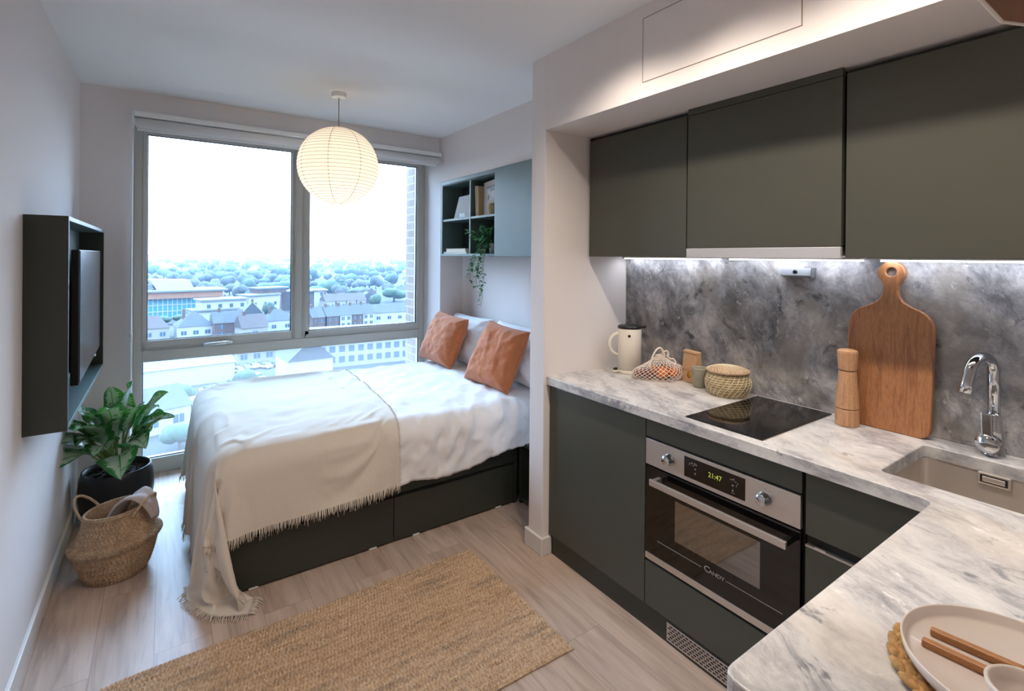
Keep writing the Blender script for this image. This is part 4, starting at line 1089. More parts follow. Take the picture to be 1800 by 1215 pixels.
for a in (((.07, .03, .53), .135, .10, .45, .2), ((.285, .02, .47), .115, .10, .34, .5), ((.375, -.06, .355), .085, .12, .36, .6), ((.255, -.12, .19), .125, .20, .38, .4), ((.21, -.24, .07), .155, .22, .36, .3),
          ((-.05, -.42, .31), .115, .16, .36, -.3), ((-.03, -.47, .17), .13, .20, .36, -.2), ((-.145, -.16, .42), .10, .12, .40, -.4), ((-.06, -.22, .43), .115, .13, .38, -.2), ((.02, -.30, .27), .13, .18, .40, .1),
          ((.11, -.30, .22), .12, .17, .42, .2), ((-.01, .10, .45), .10, .08, .45, 0.), ((.16, .12, .36), .11, .12, .42, .3), ((.13, -.13, .36), .115, .14, .4, .4), ((-.10, -.30, .36), .10, .13, .4, -.5), ((.0, -.12, .40), .12, .10, .45, 0.), ((-.10, -.36, .40), .115, .12, .4, -.3), ((.19, -.05, .42), .11, .12, .4, .3), ((.04, -.34, .36), .12, .16, .42, .0), ((.20, .0, .25), .12, .18, .42, .5), ((-.06, .02, .50), .10, .08, .45, -.2), ((.10, -.20, .44), .11, .12, .42, .2), ((.30, -.02, .33), .11, .16, .4, .4), ((-.12, -.40, .24), .11, .18, .38, -.3)):
    bigleaf(*a)
for k in range(9):
    a = rs.uniform(0, 2*PI); r = rs.uniform(.01, .04); sv.tube([(PX+r*math.cos(a), PY+r*math.sin(a), .26), (PX+1.6*r*math.cos(a), PY+1.6*r*math.sin(a), .26+rs.uniform(.1, .17))], [.009, .005], 6)
sv.build('stems', M['stem'], pp)
lo_ = lv.build('foliage', M['leaf'], pp)
ul = lo_.data.uv_layers.new(name='UVMap')
for lp in lo_.data.loops: ul.data[lp.index].uv = uvs[lp.vertex_index]
# ---- belly basket with a cloth
KX, KY = -.185, 3.085
bk = thing('belly_basket', 'woven seagrass belly basket with two loop handles on the floor', 'basket', (KX, KY, 0))
prof = [(.0, .004), (.10, .002), (.118, .004), (.132, .03), (.145, .07), (.156, .115), (.164, .145), (.176, .157), (.181, .167), (.176, .177), (.163, .184), (.152, .20), (.142, .225), (.132, .255), (.126, .285), (.123, .31)]
def bprof(t):
    q = t*(len(prof)-1); i = min(int(q), len(prof)-2); f = q-i
    return prof[i][0]*(1-f)+prof[i+1][0]*f, prof[i][1]*(1-f)+prof[i+1][1]*f
tilt = lambda x, y, z: (x*(1+.0*z), y, z + (.10*max(0, z)/.31)*(x*.82-y*.57)*.9)
def bsk(inner):
    def fn(u, v):
        t = .02+.98*v; r, z = bprof(t); a = 2*PI*u
        if not inner:
            hb = (math.floor(v*44) + math.floor(u*110)) % 2
            r += .0045*math.sin(u*2*PI*55 + (1 if int(v*44) % 2 else -1)*v*44*2.2) + .0018*math.sin(v*44*2*PI)
        else: r = max(0, r-.006)
        r *= 1+.012*math.sin(2*a+.7)
        x, y, z = tilt(r*math.cos(a), r*math.sin(a), z)
        return (KX+x*1.0, KY+y*1.0, z+(.004 if inner else 0))
    return fn
bb = MB().grid(bsk(False), 330, 176, wrapu=True); bb.grid(bsk(True), 64, 40, wrapu=True)
for dz, r0 in ((.31, .122), (.303, .1255)):
    for ph in (0, PI):
        bb.tube([(KX+x, KY+y, z) for x, y, z in [tilt((r0+.003*math.cos(30*a+ph))*(1+.012*math.sin(2*a+.7))*math.cos(a), (r0+.003*math.cos(30*a+ph))*(1+.012*math.sin(2*a+.7))*math.sin(a), dz+.003*math.sin(30*a+ph)) for a in [2*PI*q/240 for q in range(240)]]], .0035, 5, closed=True)
bb.build('body', M['seagrass'], bk)
for sgn in (-1, 1):
    dirh = rgt*sgn
    for_ = []
    for q in range(49):
        t = q/48; a = PI*t
        lat = fwd*(.058*math.cos(a)); rise = .105*math.sin(a)
        base = Vector((KX, KY, 0)) + dirh*(.119 + (.075 if sgn < 0 else .055)*math.sin(a)) + lat
        x, y, z = tilt(base.x-KX, base.y-KY, .285 + rise*(.92 if sgn < 0 else .72)); for_.append(Vector((KX+x, KY+y, z)))
    hm = MB()
    for ph in (0, 2*PI/3, 4*PI/3):
        hm.tube([p + Vector((0, 0, .0035*math.sin(q*1.1+ph))) + dirh*(.0035*math.cos(q*1.1+ph)) for q, p in enumerate(for_)], .0040, 6)
    hm.build('handle', M['seagrass'], bk)
cl = MB()
def cloth(u, v):
    # folded cloth hung over the right rim of the basket
    path = [(-.045, .13), (-.03, .20), (-.005, .275), (.04, .345), (.085, .376), (.118, .370), (.146, .340), (.164, .302), (.176, .262)]
    q = v*(len(path)-1); i = min(int(q), len(path)-2); f = q-i
    s, z = path[i][0]*(1-f)+path[i+1][0]*f, path[i][1]*(1-f)+path[i+1][1]*f
    w = .135*(1-.66*max(0, v-.5)/.5)
    lat = (u-.5)*w - .005
    wob = .008*fbm((u*3, v*4, 2), 2) + .006*math.sin(u*9)*min(1, v*2)
    p = Vector((KX, KY, z+wob)) + rgt*(s + .012*math.sin(u*PI)) + fwd*(lat+.02*v)
    return p
cl.grid(cloth, 22, 40); o = tag(cl.build('folded_cloth', M['towel']), 'grey linen cloth hanging over the rim of the belly basket', 'cloth')
md = o.modifiers.new('thick', 'SOLIDIFY'); md.thickness = .012; md.offset = 0
md = o.modifiers.new('sub', 'SUBSURF'); md.levels = 1; md.render_levels = 1

# ---- jute rug
RX0, RX1, RY0, RY1 = -.262, 1.335, 1.472, 2.278
rows = 36
def rug(u, v):
    x = RX0+(RX1-RX0)*u; y = RY0+(RY1-RY0)*v
    y += .006*math.sin(x*7+1)*(abs(v-.5)*2)**3 + .004*fbm((x*9, v*3, 1), 2); x += .006*fbm((y*11, u*2, 5), 2)
    cx, cy = min(1, max(0, (u-.0)/.07)), min(1, max(0, v/.09))
    q = v*rows; rowi = math.floor(q); f = q-rowi
    hump = math.sin(PI*f)**.7
    kn = math.sin((u*122 + (rowi % 2)*.5 + .25*mnoise.noise((u*30, rowi*1.7, 0)))*2*PI/1.0)
    edge = min(u/.012, (1-u)/.012, v/.02, (1-v)/.02, 1)
    z = .004 + edge*(.003 + .0125*hump*(.6+.4*kn)) + .0016*mnoise.noise((x*60, y*60, 0))
    # rounded far-left corner
    if u < .1 and v > .8:
        y -= .05*(1-u/.1)**2*(v-.8)/.2
    return (x, y, z)
rg = MB().grid(rug, 740, 290); rg.box(RX0+.01, RX1-.01, RY0+.012, RY1-.012, .0008, .004)
tag(rg.build('jute_rug', M['jute']), 'chunky woven natural jute rug on the wooden floor', 'rug')

# ---- shade of a second lamp over the worktop, only its corner in view
sh = thing('hanging_lampshade', 'pale-rimmed faceted wooden lampshade over the near worktop end', 'lamp', (1.33, .10, 1.99))
def ring(r, z, n=16): return [(1.04+r*math.cos(2*PI*(k+.5)/n), -.095+r*math.sin(2*PI*(k+.5)/n), z) for k in range(n)]
def frustum(r0, z0, r1, z1, mi):
    a, b = ring(r0, z0), ring(r1, z1); return a+b, [(k, (k+1) % 16, 16+(k+1) % 16, 16+k) for k in range(16)]
m = MB(); m.add(*frustum(.316, 1.93, .12, 2.13, 0)); m.add(*frustum(.312, 1.93, .116, 2.128, 0), mi=1)
m.add(*frustum(.316, 1.93, .312, 1.93, 0)); m.add(*frustum(.12, 2.13, .0, 2.135, 0))
m.tube(ring(.3145, 1.931), .0035, 6, closed=True)
m.build('shade', [M['lampshade'], M['lampin']], sh)
MB().tube([(1.04, -.095, 2.13), (1.04, -.095, ZC-.02)], .003, 8).build('cord', M['cord'], sh)
MB().lathe([(0, 0), (.045, 0), (.045, .0195), (0, .0195)], (1.04, -.095, ZC-.0199), 24).build('ceiling_rose', M['white'], sh)
# ================================================================== the town outside, eight floors down
GZ, KS = -26., 1.17
def gp(x, y): return x*KS, y*KS
rg_ = random.Random(11)
def deep(c, k=.19):
    return '#%02x%02x%02x' % tuple(int(255*max(0, 1.055*(v*k)**(1/2.4)-.055 if v*k > .0031 else v*k*12.92)) for v in lin(c)[:3])
def outdoor(name, c, c2=None, sc=.2, rough=.9): return plain(name, deep(c), rough, nz=(sc, deep(c2 or c), .8))
O = {'slate': outdoor('slate_roof', '#4a4f58', '#5d6169', .6), 'tile': outdoor('brown_roof', '#5f4a45', '#6c5a55', .6), 'lead': outdoor('flat_roof', '#969ea2', '#a4aaac', .3),
     'white': outdoor('white_render', '#f6f6f4', '#ecece8', .3), 'brick': outdoor('red_brick', '#7e5648', '#8a6456', .6), 'cream': outdoor('cream_render', '#d8d0c0', '#c8c0b2', .3),
     'copper': outdoor('copper_cladding', '#e39a6a', '#cf8858', .4), 'purple': outdoor('purple_render', '#704a66', '#7a5470', .3), 'glassy': plain('dark_window', '#2c3a44', .15), 'glasst': plain('teal_glazing', '#2c5f6a', .15),
     'tree': outdoor('bare_tree', '#4e5650', '#3d463f', .8), 'ever': outdoor('evergreen', '#234b35', '#2f5c3d', .8), 'bush': outdoor('green_bush', '#3f6b44', '#2f5636', .8), 'bark': plain('bark', '#3d342d', .9),
     'metal': outdoor('pale_sheet_roof', '#9aa0a2', '#8e9496', .3), 'asph': outdoor('asphalt', '#5c6064', '#686c70', .2), 'crane': plain('crane_steel', '#8b8078', .7), 'tarp': plain('car_paint_white', '#b6b8ba', .3), 'car2': plain('car_paint_dark', '#30343a', .3)}
gm = MB(); gm.add([(-4000, 30, GZ), (4500, 30, GZ), (4500, 6000, GZ), (-4000, 6000, GZ)], [(0, 1, 2, 3)])
gx = N('town_ground'); mp = gx.coords((1, 1, 1)); t1 = gx.n('ShaderNodeTexNoise', Scale=.05, Detail=6.); gx.l(mp, 'Vector', t1, 'Vector')
r1 = gx.ramp([(.35, deep('#3f5242', .05)), (.48, deep('#59635a', .05)), (.58, deep('#8a8c8d', .06)), (.7, deep('#4b5f4a', .05))], t1); gx.col((r1, 'Color')); gx.b.inputs['Roughness'].default_value = 1.
tag(gm.build('ground_outside', gx.m), None, None, None, 'structure')
# low ridge on the skyline
def ridge(u, v):
    x = -2600 + 6600*u; y = 3300 + 500*v
    h = (20 + 16*fbm((u*7, 2, 3), 3) + 22*math.exp(-((u-.60)/.10)**2))*math.sin(PI*min(1, v*1.0)*.5+.0)
    return (x, y, GZ + h)
tag(MB().grid(ridge, 120, 6).build('hills_outside', O['tree']), None, None, None, 'structure')

def house(name, label, cat, x, y, w, d, h, rh, rot, wall, roof, group=None, hip=0., wins=2, floors=2, chim=True, at_z=GZ):
    t = thing(name, label, cat, (x, y, at_z), group)
    R = Matrix.Translation((x, y, at_z)) @ Matrix.Rotation(rot, 4, 'Z')
    MB().box(-w/2, w/2, -d/2, d/2, 0, h, mat=R).build('walls', wall, t)
    if rh > 0:
        o = .25; e = w/2*hip
        m = MB(); V = [(-w/2-o, -d/2-o, h), (w/2+o, -d/2-o, h), (w/2+o, d/2+o, h), (-w/2-o, d/2+o, h), (-w/2-o+e, 0, h+rh), (w/2+o-e, 0, h+rh)]
        m.add([R @ Vector(p) for p in V], [(0, 1, 5, 4), (2, 3, 4, 5), (1, 2, 5), (3, 0, 4), (3, 2, 1, 0)])
        m.build('roof', roof, t)
        if chim: MB().box(-w*.28-.4, -w*.28+.4, -.4, .4, h+rh*.4, h+rh+1.1, mat=R).build('chimney', O['brick'], t)
    else:
        MB().box(-w/2-.3, w/2+.3, -d/2-.3, d/2+.3, h, h+.45, mat=R).build('roof', roof, t)
    if wins:
        for f in range(floors):
            for k in range(wins):
                cx = -w/2 + w*(k+.5)/wins; z = h*(f+.5)/floors
                ww = min(1.5, w/wins*.5); wm = MB().box(cx-ww/2, cx+ww/2, -d/2-.06, -d/2+.05, z-.65, z+.65, mat=R)
                wm.box(cx-.05, cx+.05, -d/2-.1, -d/2-.02, z-.65, z+.65, mi=1, mat=R)
                wm.build('window', [O['glassy'], O['white']], t)
    return t
# civic building with the copper band
x, y = gp(3, 226); t = thing('civic_building', 'long civic building with copper band over teal glass front', 'building', (x, y, GZ))
R = Matrix.Translation((x, y, GZ)) @ Matrix.Rotation(.14, 4, 'Z')
MB().box(-26, 15.5, -2, 14, 0, 8.4, mat=R).build('glass_front', O['glasst'], t)
MB().box(-27, 18, -4, 15, 8.4, 11.2, mat=R).build('copper_band', O['copper'], t)
MB().box(-27.5, 20, -5, 16, 11.2, 11.9, mat=R).build('roof', O['lead'], t)
m = MB()
for k in range(24): m.box(-25.6+k*1.75, -25.3+k*1.75, -2.3, -1.9, 0, 8.4, mat=R)
for z in (2.8, 5.6): m.box(-26, 15.5, -2.3, -2.0, z-.15, z+.15, mat=R)
m.build('mullions', O['white'], t)
MB().prism([(-6, 11.9), (8, 11.9), (6, 16), (-8.5, 16.5)], 'y', 2, 12, mat=R).build('roof_pavilion', O['white'], t)
MB().box(-20, -7.5, 3, 11, 11.9, 14.2, mat=R).build('plant_room', O['lead'], t)
# white stepped flats and brick flats
def block(name, label, x, y, rot, vols, wall, group=None, wz=(3, 2)):
    x, y = gp(x, y); t = thing(name, label, 'building', (x, y, GZ), group); R = Matrix.Translation((x, y, GZ)) @ Matrix.Rotation(rot, 4, 'Z')
    for (x0, x1, y0, y1, z0, z1, wl) in vols:
        MB().box(x0, x1, y0, y1, z0, z1, mat=R).build('walls', wl, t)
        MB().box(x0-.8, x1+.8, y0-.8, y1+.8, z1, z1+.6, mat=R).build('roof', O['lead'], t)
        n = max(1, int((x1-x0)/4))
        for k in range(n):
            for f in range(max(1, int((z1-z0)/3))):
                cx = x0+(x1-x0)*(k+.6)/n; z = z0+1.7+3*f
                MB().box(cx-.7, cx+.7, y0-.1, y0+.1, z-.8, z+.8, mat=R).build('window', O['glassy'], t)
    return t
block('apartment_block', 'white flat-roofed block stepped in two tiers in front of the civic building', 18.5, 207, .18, [(-12, 4, 0, 10, 0, 4.2, O['white']), (-9, 8, 1, 11, 4.2, 8.2, O['white'])], O['white'])
block('apartment_block', 'white and brick flats with dark upper storey right of the stepped block', 34, 221, .42, [(-9, 6, 0, 9, 0, 8.6, O['white']), (-2, 12, 3, 11, 9.2, 11.4, O['brick'])], O['white'])
block('apartment_block', 'long brown brick flats ending behind the window mullion', 48.5, 229, -.1, [(-9, 6, 0, 10, 0, 9, O['brick']), (6, 12, -.5, 10, 0, 9.3, O['white'])], O['brick'])
# nearer houses below the flats
x, y = gp(23, 175); house('house', 'slate-roofed house with half-timbered white gable', 'house', x, y+4, 9, 8, 5.2, 5.0, PI/2-.1, O['white'], O['slate'], wins=1, floors=2)
x, y = gp(-3, 166); house('house', 'brown-roofed house at the left edge of the window view', 'house', x-1, y+4, 11, 9, 4.0, 3.6, .1, O['cream'], O['tile'], hip=.5, wins=3, floors=1)
x, y = gp(6, 166); house('house', 'pale slate hipped house left of the half-timbered gable', 'house', x+1, y+4, 10, 10, 4.0, 4.2, .1, O['white'], O['slate'], hip=.9, wins=3, floors=1)
x, y = gp(14.2, 164); house('house', 'red brick house with two white-framed windows below the slate roofs', 'house', x+1, y+3, 9, 8, 4.8, 3.6, .08, O['brick'], O['slate'], wins=2, floors=2)
x, y = gp(20.5, 161); house('house', 'brown tiled roof with pale verge below the half-timbered gable', 'house', x, y, 8, 8, 3.4, 4.2, .2, O['cream'], O['tile'], wins=1, floors=1)
x, y = gp(29, 167); house('house', 'grey hipped roof beside the window mullion', 'house', x, y+4, 9, 9, 4.0, 3.8, .1, O['white'], O['slate'], hip=.8, wins=2, floors=1)
tl = ['slate terrace house beside the mullion, left end of the row', 'brick terrace house with four-light window, second of the row', 'white terrace house in the middle of the slate row', 'red and white terrace house, fourth of the row', 'white terrace house at the right end of the slate row']
for k, (a, b_) in enumerate(((37.6, 164), (42.2, 165), (46.6, 166), (50.6, 166.5), (54.6, 167.5))):
    x, y = gp(a, b_); house('terrace_house', tl[k], 'house', x+2, y+3, 4.5, 9, 4.8, 3.4, .1, [O['brick'], O['brick'], O['white'], O['brick'], O['white']][k], O['slate'], 'terrace houses seen through the right pane', wins=2, floors=2)
cl_ = ['cream house with brown roof at the left end of the far row', 'cream house second in the far row', 'cream house third in the far row', 'cream house at the right end of the far row beside the purple one']
for k in range(4):
    x, y = gp(58+k*4.6, 223+k*.5); house('row_house', cl_[k], 'house', x, y, 4.8, 9, 4.6, 3.6, .06, O['cream'], O['tile'], 'cream houses in the far row', wins=2, floors=1)
x, y = gp(77, 228); house('house', 'purple-walled gabled house past the cream row', 'house', x, y, 7, 8, 5.6, 2.6, 1.55, O['purple'], O['slate'], wins=1, floors=1)
x, y = gp(67.5, 174); house('hall', 'long low white hall with slate roof beside the brick pier', 'hall', x, y, 18, 10, 4.2, 3.2, -.05, O['white'], O['slate'], wins=4, floors=1, chim=False)
# seen through the low dotted pane
x, y = gp(3, 112); house('shed', 'long pale sheet-roofed shed below the low pane', 'shed', x, y, 17, 14, 4.0, 2.0, .12, O['white'], O['metal'], wins=0, chim=False)
x, y = gp(8.5, 130); house('shed', 'second pale shed behind the long sheet-roofed one', 'shed', x, y, 14, 9, 3.6, 1.6, .12, O['cream'], O['metal'], wins=3, floors=1, chim=False)
x, y = gp(21.5, 99); house('house', 'white gabled house right above the bed throw', 'house', x, y, 11, 9, 5.6, 4.4, PI/2+.05, O['white'], O['slate'], wins=1, floors=1, chim=False)
x, y = gp(36, 107); t = thing('office_block', 'long pale brick block with rows of windows seen through the low pane', 'building', (x, y, GZ)); R = Matrix.Translation((x, y, GZ)) @ Matrix.Rotation(-.08, 4, 'Z')
MB().box(-12, 14, 0, 10, 0, 8.2, mat=R).build('walls', O['cream'], t); MB().box(-12.5, 14.5, -.5, 10.5, 8.2, 8.8, mat=R).build('roof', O['lead'], t)
for f in range(3):
    for k in range(11): MB().box(-11.2+k*2.3, -9.8+k*2.3, -.08, .1, 1.1+f*2.6, 2.6+f*2.6, mat=R).build('window', O['glassy'], t)
x, y = gp(16.5, 122); house('workshop', 'low grey workshop with pale doors by the parked cars', 'workshop', x, y+3, 9, 6, 3.2, .0, .1, O['cream'], O['lead'], wins=3, floors=1)
cars = [(12.0, 113.1, 0), (13.4, 114.6, 1), (14.9, 115.9, 0), (17.2, 114.6, 0), (19.0, 115.8, 1), (6.4, 99, 0), (8.3, 100.5, 0), (10.2, 102, 1), (12.2, 103.4, 0), (14.2, 105, 0)]
cnm = ['first', 'second', 'third', 'fourth', 'fifth']
for i, (a, b_, dk) in enumerate(cars):
    x, y = gp(a, b_); t = thing('car', f"{'dark' if dk else 'white'} car, {cnm[i % 5]} from the left in the {'far' if i < 5 else 'near'} line beside the sheds", 'car', (x, y, GZ), 'parked cars beside the sheds')
    R = Matrix.Translation((x, y, GZ)) @ Matrix.Rotation(.5, 4, 'Z')
    MB().box(-.85, .85, -2.1, 2.1, .3, .85, .15, mat=R).build('body', O['car2' if dk else 'tarp'], t)
    MB().prism([(-1.5, .85), (1.2, .85), (.7, 1.42), (-1.1, 1.42)], 'x', -.75, .75, .05, mat=R).build('cabin', O['glassy'], t)
    for sx in (-1, 1):
        for sy in (-1.3, 1.3): MB().tube([R @ Vector((sx*.87, sy, .32)), R @ Vector((sx*.65, sy, .32))], .32, 12).build('wheel', M['black'], t)
# trees
def yard():
    x, y = gp(-1.2, 84); house('house', 'slate-roofed yard building low in the bottom left corner of the window', 'house', x, y, 7, 10, 3.6, 2.6, .35, O['white'], O['slate'], wins=2, floors=1, chim=False)
    x, y = gp(5.2, 84); house('shed', 'small flat-roofed store beside the yard building in the low pane', 'shed', x, y, 6, 5, 3., 0, .3, O['cream'], O['metal'], wins=2, floors=1, chim=False)
    for a, b_, h, w, lab in ((2.2, 90, 5, 4.5, 'pale green tree between the yard building and the long shed'), (4.6, 75, 4.5, 4, 'round green tree low in the pane beside the throw'), (1.6, 72, 4, 4, 'small green tree at the bottom of the low pane'), (11.6, 96, 5, 4.5, 'green tree at the right end of the long shed')):
        x, y = gp(a, b_); tree('tree', lab, x, y, h, w, O['bush'], 'round')
    x, y = gp(3.5, 93); MB_ = MB().box(x-9, x+16, y-.15, y+.15, GZ, GZ+1.6).build('yard_wall', O['brick']); tag(MB_, 'long low brick wall in front of the sheds', 'wall')
def tree(name, label, x, y, h, w, m, kind, group=None):
    t = thing(name, label, 'tree', (x, y, GZ), group)
    MB().tube([(x, y, GZ), (x, y, GZ+h*.5)], [w*.06, w*.04], 6).build('trunk', O['bark'], t)
    c = MB(); rr = rg_.random()*50
    if kind == 'cone':
        for k in range(5):
            q = k/5; b = bmesh.new(); bmesh.ops.create_icosphere(b, subdivisions=2, radius=1)
            for v in b.verts: v.co *= 1+.35*fbm((v.co.x*2.5+rr+k, v.co.y*2.5, v.co.z*2.5), 2)
            c.bm(b, 0, True, Matrix.Translation((x, y, GZ+h*(.22+.16*k))) @ Matrix.Diagonal((w*.5*(1-q*.82), w*.5*(1-q*.82), h*.16, 1)))
    else:
        for k in range(5):
            b = bmesh.new(); bmesh.ops.create_icosphere(b, subdivisions=2, radius=1)
            for v in b.verts: v.co *= 1+.5*fbm((v.co.x*2.2+rr+k*3, v.co.y*2.2, v.co.z*2.2), 3)
            a = k*2.4; c.bm(b, 0, True, Matrix.Translation((x+w*.24*math.cos(a)*(k > 0), y+w*.24*math.sin(a)*(k > 0), GZ+h*(.62 if k == 0 else .5+.08*(k % 3)))) @ Matrix.Diagonal((w*.34, w*.34, h*.30, 1)))
    c.build('crown', m, t); return t
for (a, b_, h, w, mk, kd, lab) in ((37.2, 300, 13, 11, 'ever', 'round', 'big dark evergreen above the white flats'), (29.3, 186, 9.5, 5, 'ever', 'round', 'green tree between the half-timbered gable and the brick flats'), (-.6, 201, 4, 7, 'bush', 'round', 'green bush at the left in front of the civic building'), (5.2, 203, 4, 6, 'bush', 'round', 'second green bush in front of the civic building'),
    (86.3, 301, 11, 11, 'ever', 'cone', 'dark pointed conifer in the right pane'), (75.4, 212, 8.5, 6, 'bush', 'round', 'bright green round tree beside the purple house'), (61, 262, 8, 9, 'bush', 'round', 'green tree above the cream row near the mullion'), (141, 361, 13, 12, 'ever', 'round', 'evergreen at the right of the right pane'), (98, 430, 16, 15, 'ever', 'round', 'dark evergreen group high in the right pane'), (143, 470, 15, 14, 'ever', 'round', 'evergreen in the middle distance below the cranes')):
    x, y = gp(a, b_); tree('tree', lab, x, y, h, w, O[mk], kd)
yard()
protos = [tree('tree', 'hazy bare tree in the suburb towards the skyline', 60, 300, 7, 6, O['tree'], 'round', 'hazy suburb trees'), tree('tree', 'hazy bare tree in the suburb towards the skyline', 80, 420, 8, 6, O['tree'], 'round', 'hazy suburb trees'), tree('tree', 'hazy bare tree in the suburb towards the skyline', 20, 460, 6.5, 8, O['bush'], 'round', 'hazy suburb trees')]
def place(o, x, y, s, rz):
    o.location = (x, y, GZ); o.scale = (s, s, s*rg_.uniform(.8, 1.15)); o.rotation_euler = (0, 0, rz)
def spot(dmin, dmax):
    d = dmin*(dmax/dmin)**rg_.random(); r = rg_.uniform(-.09, .50); return r*d, d
taken = [(c.location.x, c.location.y, 9.) for c in COL.objects if c.parent is None and c.get('category') in ('tree', 'house', 'building', 'hall') and c not in protos]
def free(dmin, dmax, r0):
    while True:
        x, y = spot(dmin, dmax); s = rg_.uniform(.85, 1.35)*(1+y/3000); r = r0*s
        if all((x-a)**2+(y-b)**2 > (r+c)**2 for a, b, c in taken): taken.append((x, y, r)); return x, y, s
for k in range(285):
    p_ = protos[k % 3]; o = p_ if k < 3 else copy_tree(p_)
    x, y, s = free(285, 2300, 4.2); place(o, x, y, s*1.2, rg_.random()*6)
hp_ = [house('suburb_house', 'small hazy house among the trees of the far suburb', 'house', 60, 340, 9, 8, 5, 3.4, .3, O['cream'], O['tile'], 'far suburb houses', wins=0), house('suburb_house', 'small hazy house among the trees of the far suburb', 'house', 60, 340, 16, 8, 5, 3.2, -.4, O['white'], O['slate'], 'far suburb houses', wins=0), house('suburb_house', 'small hazy house among the trees of the far suburb', 'house', 60, 340, 10, 8, 5.2, 3.6, .9, O['brick'], O['tile'], 'far suburb houses', wins=0)]
for k in range(190):
    p_ = hp_[k % 3]; o = p_ if k < 3 else copy_tree(p_)
    x, y, s = free(290, 1900, 4.6); place(o, x, y, s*.56, rg_.uniform(-.6, .6))
for (a, b_, h, l, lab) in ((379, 1118, 42, .45, 'leaning tower crane jib on the skyline, nearer the mullion'), (470, 1280, 44, .30, 'leaning tower crane jib on the skyline, nearer the brick pier')):
    x, y = gp(a, b_); t = thing('tower_crane', lab, 'crane', (x, y, GZ), None)
    MB().box(x-1, x+1, y-1, y+1, GZ, GZ+18).build('mast', O['crane'], t)
    m = MB(); s, e = Vector((x-4, y, GZ+14)), Vector((x-4+h*l, y, GZ+14+h))
    for q in (-.7, .7): m.tube([s+Vector((q, 0, 0)), e], .45, 5)
    for k in range(10): p0 = s.lerp(e, k/10); m.tube([p0+Vector((-.7*(1-k/10), 0, 0)), s.lerp(e, (k+.5)/10)+Vector((.7*(1-k/10), 0, 0))], .2, 4)
    m.build('jib', O['crane'], t)
# haze over the town
hz = N('haze'); hz.t.nodes.remove(hz.b); vs_ = hz.n('ShaderNodeVolumeScatter', Color=HAZEC, Density=HAZE, Anisotropy=.2); hz.t.links.new(vs_.outputs[0], hz.out.inputs['Volume'])
tag(MB().box(-3990, 4490, 60, 5990, GZ-2, 60).build('haze', hz.m), 'pale blue winter haze hanging over the town', 'haze', None, 'stuff')
# ================================================================== light and camera
def lamp_fitting(label, x, y, power, color, radius, group='ceiling downlights', spot=165, zdrop=.05):
    t = thing('downlight', label, 'downlight', (x, y, ZC-.012), group)
    MB().lathe([(.035, 0), (.046, 0), (.048, .003), (.048, .0118), (.035, .0118)], (x, y, ZC-.012), 28).build('rim', M['white'], t)
    MB().lathe([(0, .002), (.0345, .002), (.0345, .0117), (0, .0117)], (x, y, ZC-.012), 24).build('lens', M['down'], t)
    l = bpy.data.lights.new('downlight', 'SPOT'); l.energy = power; l.color = color; l.shadow_soft_size = radius; l.spot_size = math.radians(spot); l.spot_blend = 1.
    o = bpy.data.objects.new('spot_beam', l); COL.objects.link(o); o.parent = t; o.location = (0, 0, -zdrop)
for y_, lab in ((1.42, 'first from the window'), (.98, 'second from the window'), (.54, 'third from the window'), (.10, 'fourth from the window'), (-.34, 'last of the row')):
    lamp_fitting('small ceiling downlight along the worktop, ' + lab, 1.275, y_, P_MAIN, (1, .87, .74), .03, spot=146, zdrop=.085)
lamp_fitting('added ceiling fill light in the entrance behind the camera', .25, -.9, P_FILL_ENT, (1, .84, .68), .05)  # added out of view to lift the room's ambient light
lamp_fitting('added ceiling fill light near the middle of the room', .45, 1.1, P_FILL_MID, (1, .84, .68), .05)  # second added fill, brightens the floor and bed front
w = bpy.data.worlds.new('sky'); S.world = w; w.use_nodes = True; t = w.node_tree
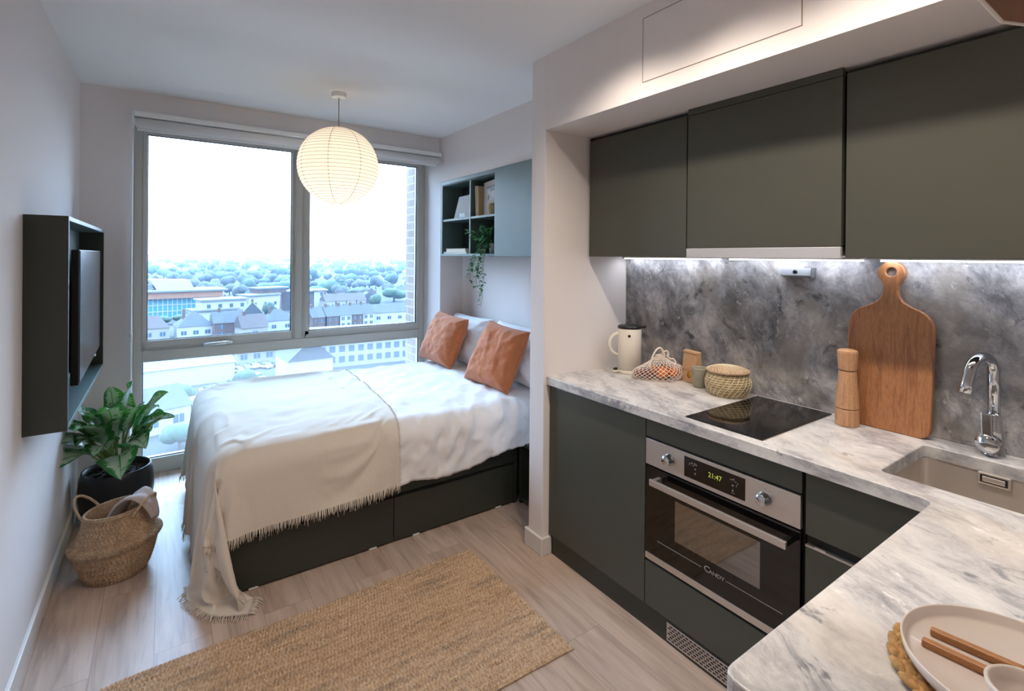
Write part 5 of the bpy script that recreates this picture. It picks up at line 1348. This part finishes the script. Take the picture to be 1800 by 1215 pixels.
bg = t.nodes['Background']; tc = t.nodes.new('ShaderNodeTexCoord'); sp = t.nodes.new('ShaderNodeSeparateXYZ'); t.links.new(tc.outputs['Generated'], sp.inputs[0])
r = t.nodes.new('ShaderNodeValToRGB'); e = r.color_ramp.elements
# overcast sky: white at the skyline, bluer and about three times brighter overhead
e[0].position = .0; e[0].color = (.92, .98, 1.04, 1); e[1].position = 1.; e[1].color = (2.4, 3.6, 5.3, 1)
for p, c in ((.02, (.93, .99, 1.05, 1)), (.12, (.95, 1.12, 1.32, 1)), (.3, (1.3, 1.8, 2.5, 1)), (.6, (1.9, 2.85, 4.2, 1))):
    q = e.new(p); q.color = c
t.links.new(sp.outputs['Z'], r.inputs['Fac']); t.links.new(r.outputs['Color'], bg.inputs['Color']); bg.inputs['Strength'].default_value = SKY
po = bpy.data.lights.new('window_portal', 'AREA'); po.shape = 'RECTANGLE'; po.size = 2.2; po.size_y = 2.45; po.cycles.is_portal = True
o = bpy.data.objects.new('window_portal', po); COL.objects.link(o); o.location = (.91, YF+.12, 1.22); o.rotation_euler = (PI/2, 0, PI)
S.cycles.max_bounces = 10; S.cycles.diffuse_bounces = 6; S.cycles.transparent_max_bounces = 12; S.cycles.sample_clamp_indirect = 8.
S.cycles.caustics_reflective = False; S.cycles.caustics_refractive = False; S.cycles.volume_bounces = 0
try: S.cycles.use_denoising = True
except Exception: pass
vs = S.view_settings; vs.view_transform = 'Standard'; vs.look = 'None'; vs.exposure = EXPO; vs.gamma = 1; vs.use_curve_mapping = False
cd = bpy.data.cameras.new('camera'); cam = bpy.data.objects.new('camera', cd); COL.objects.link(cam); S.camera = cam
RC = ((.8213004916, -.5704300973, .0086606350), (.0057583626, -.0068911857, -.9999596757), (.5704667771, .8213172442, -.0023749909))
rt, dn, fw = [Vector(q) for q in RC]
cam.matrix_world = Matrix.Translation((0, 0, 1.545)) @ Matrix((rt, -dn, -fw)).transposed().to_4x4()
cd.sensor_fit = 'HORIZONTAL'; cd.sensor_width = 36; cd.lens = 878.775/1800*36; cd.shift_x = 0; cd.shift_y = (454.05-607.5)/1800
cd.clip_start = .02; cd.clip_end = 12000
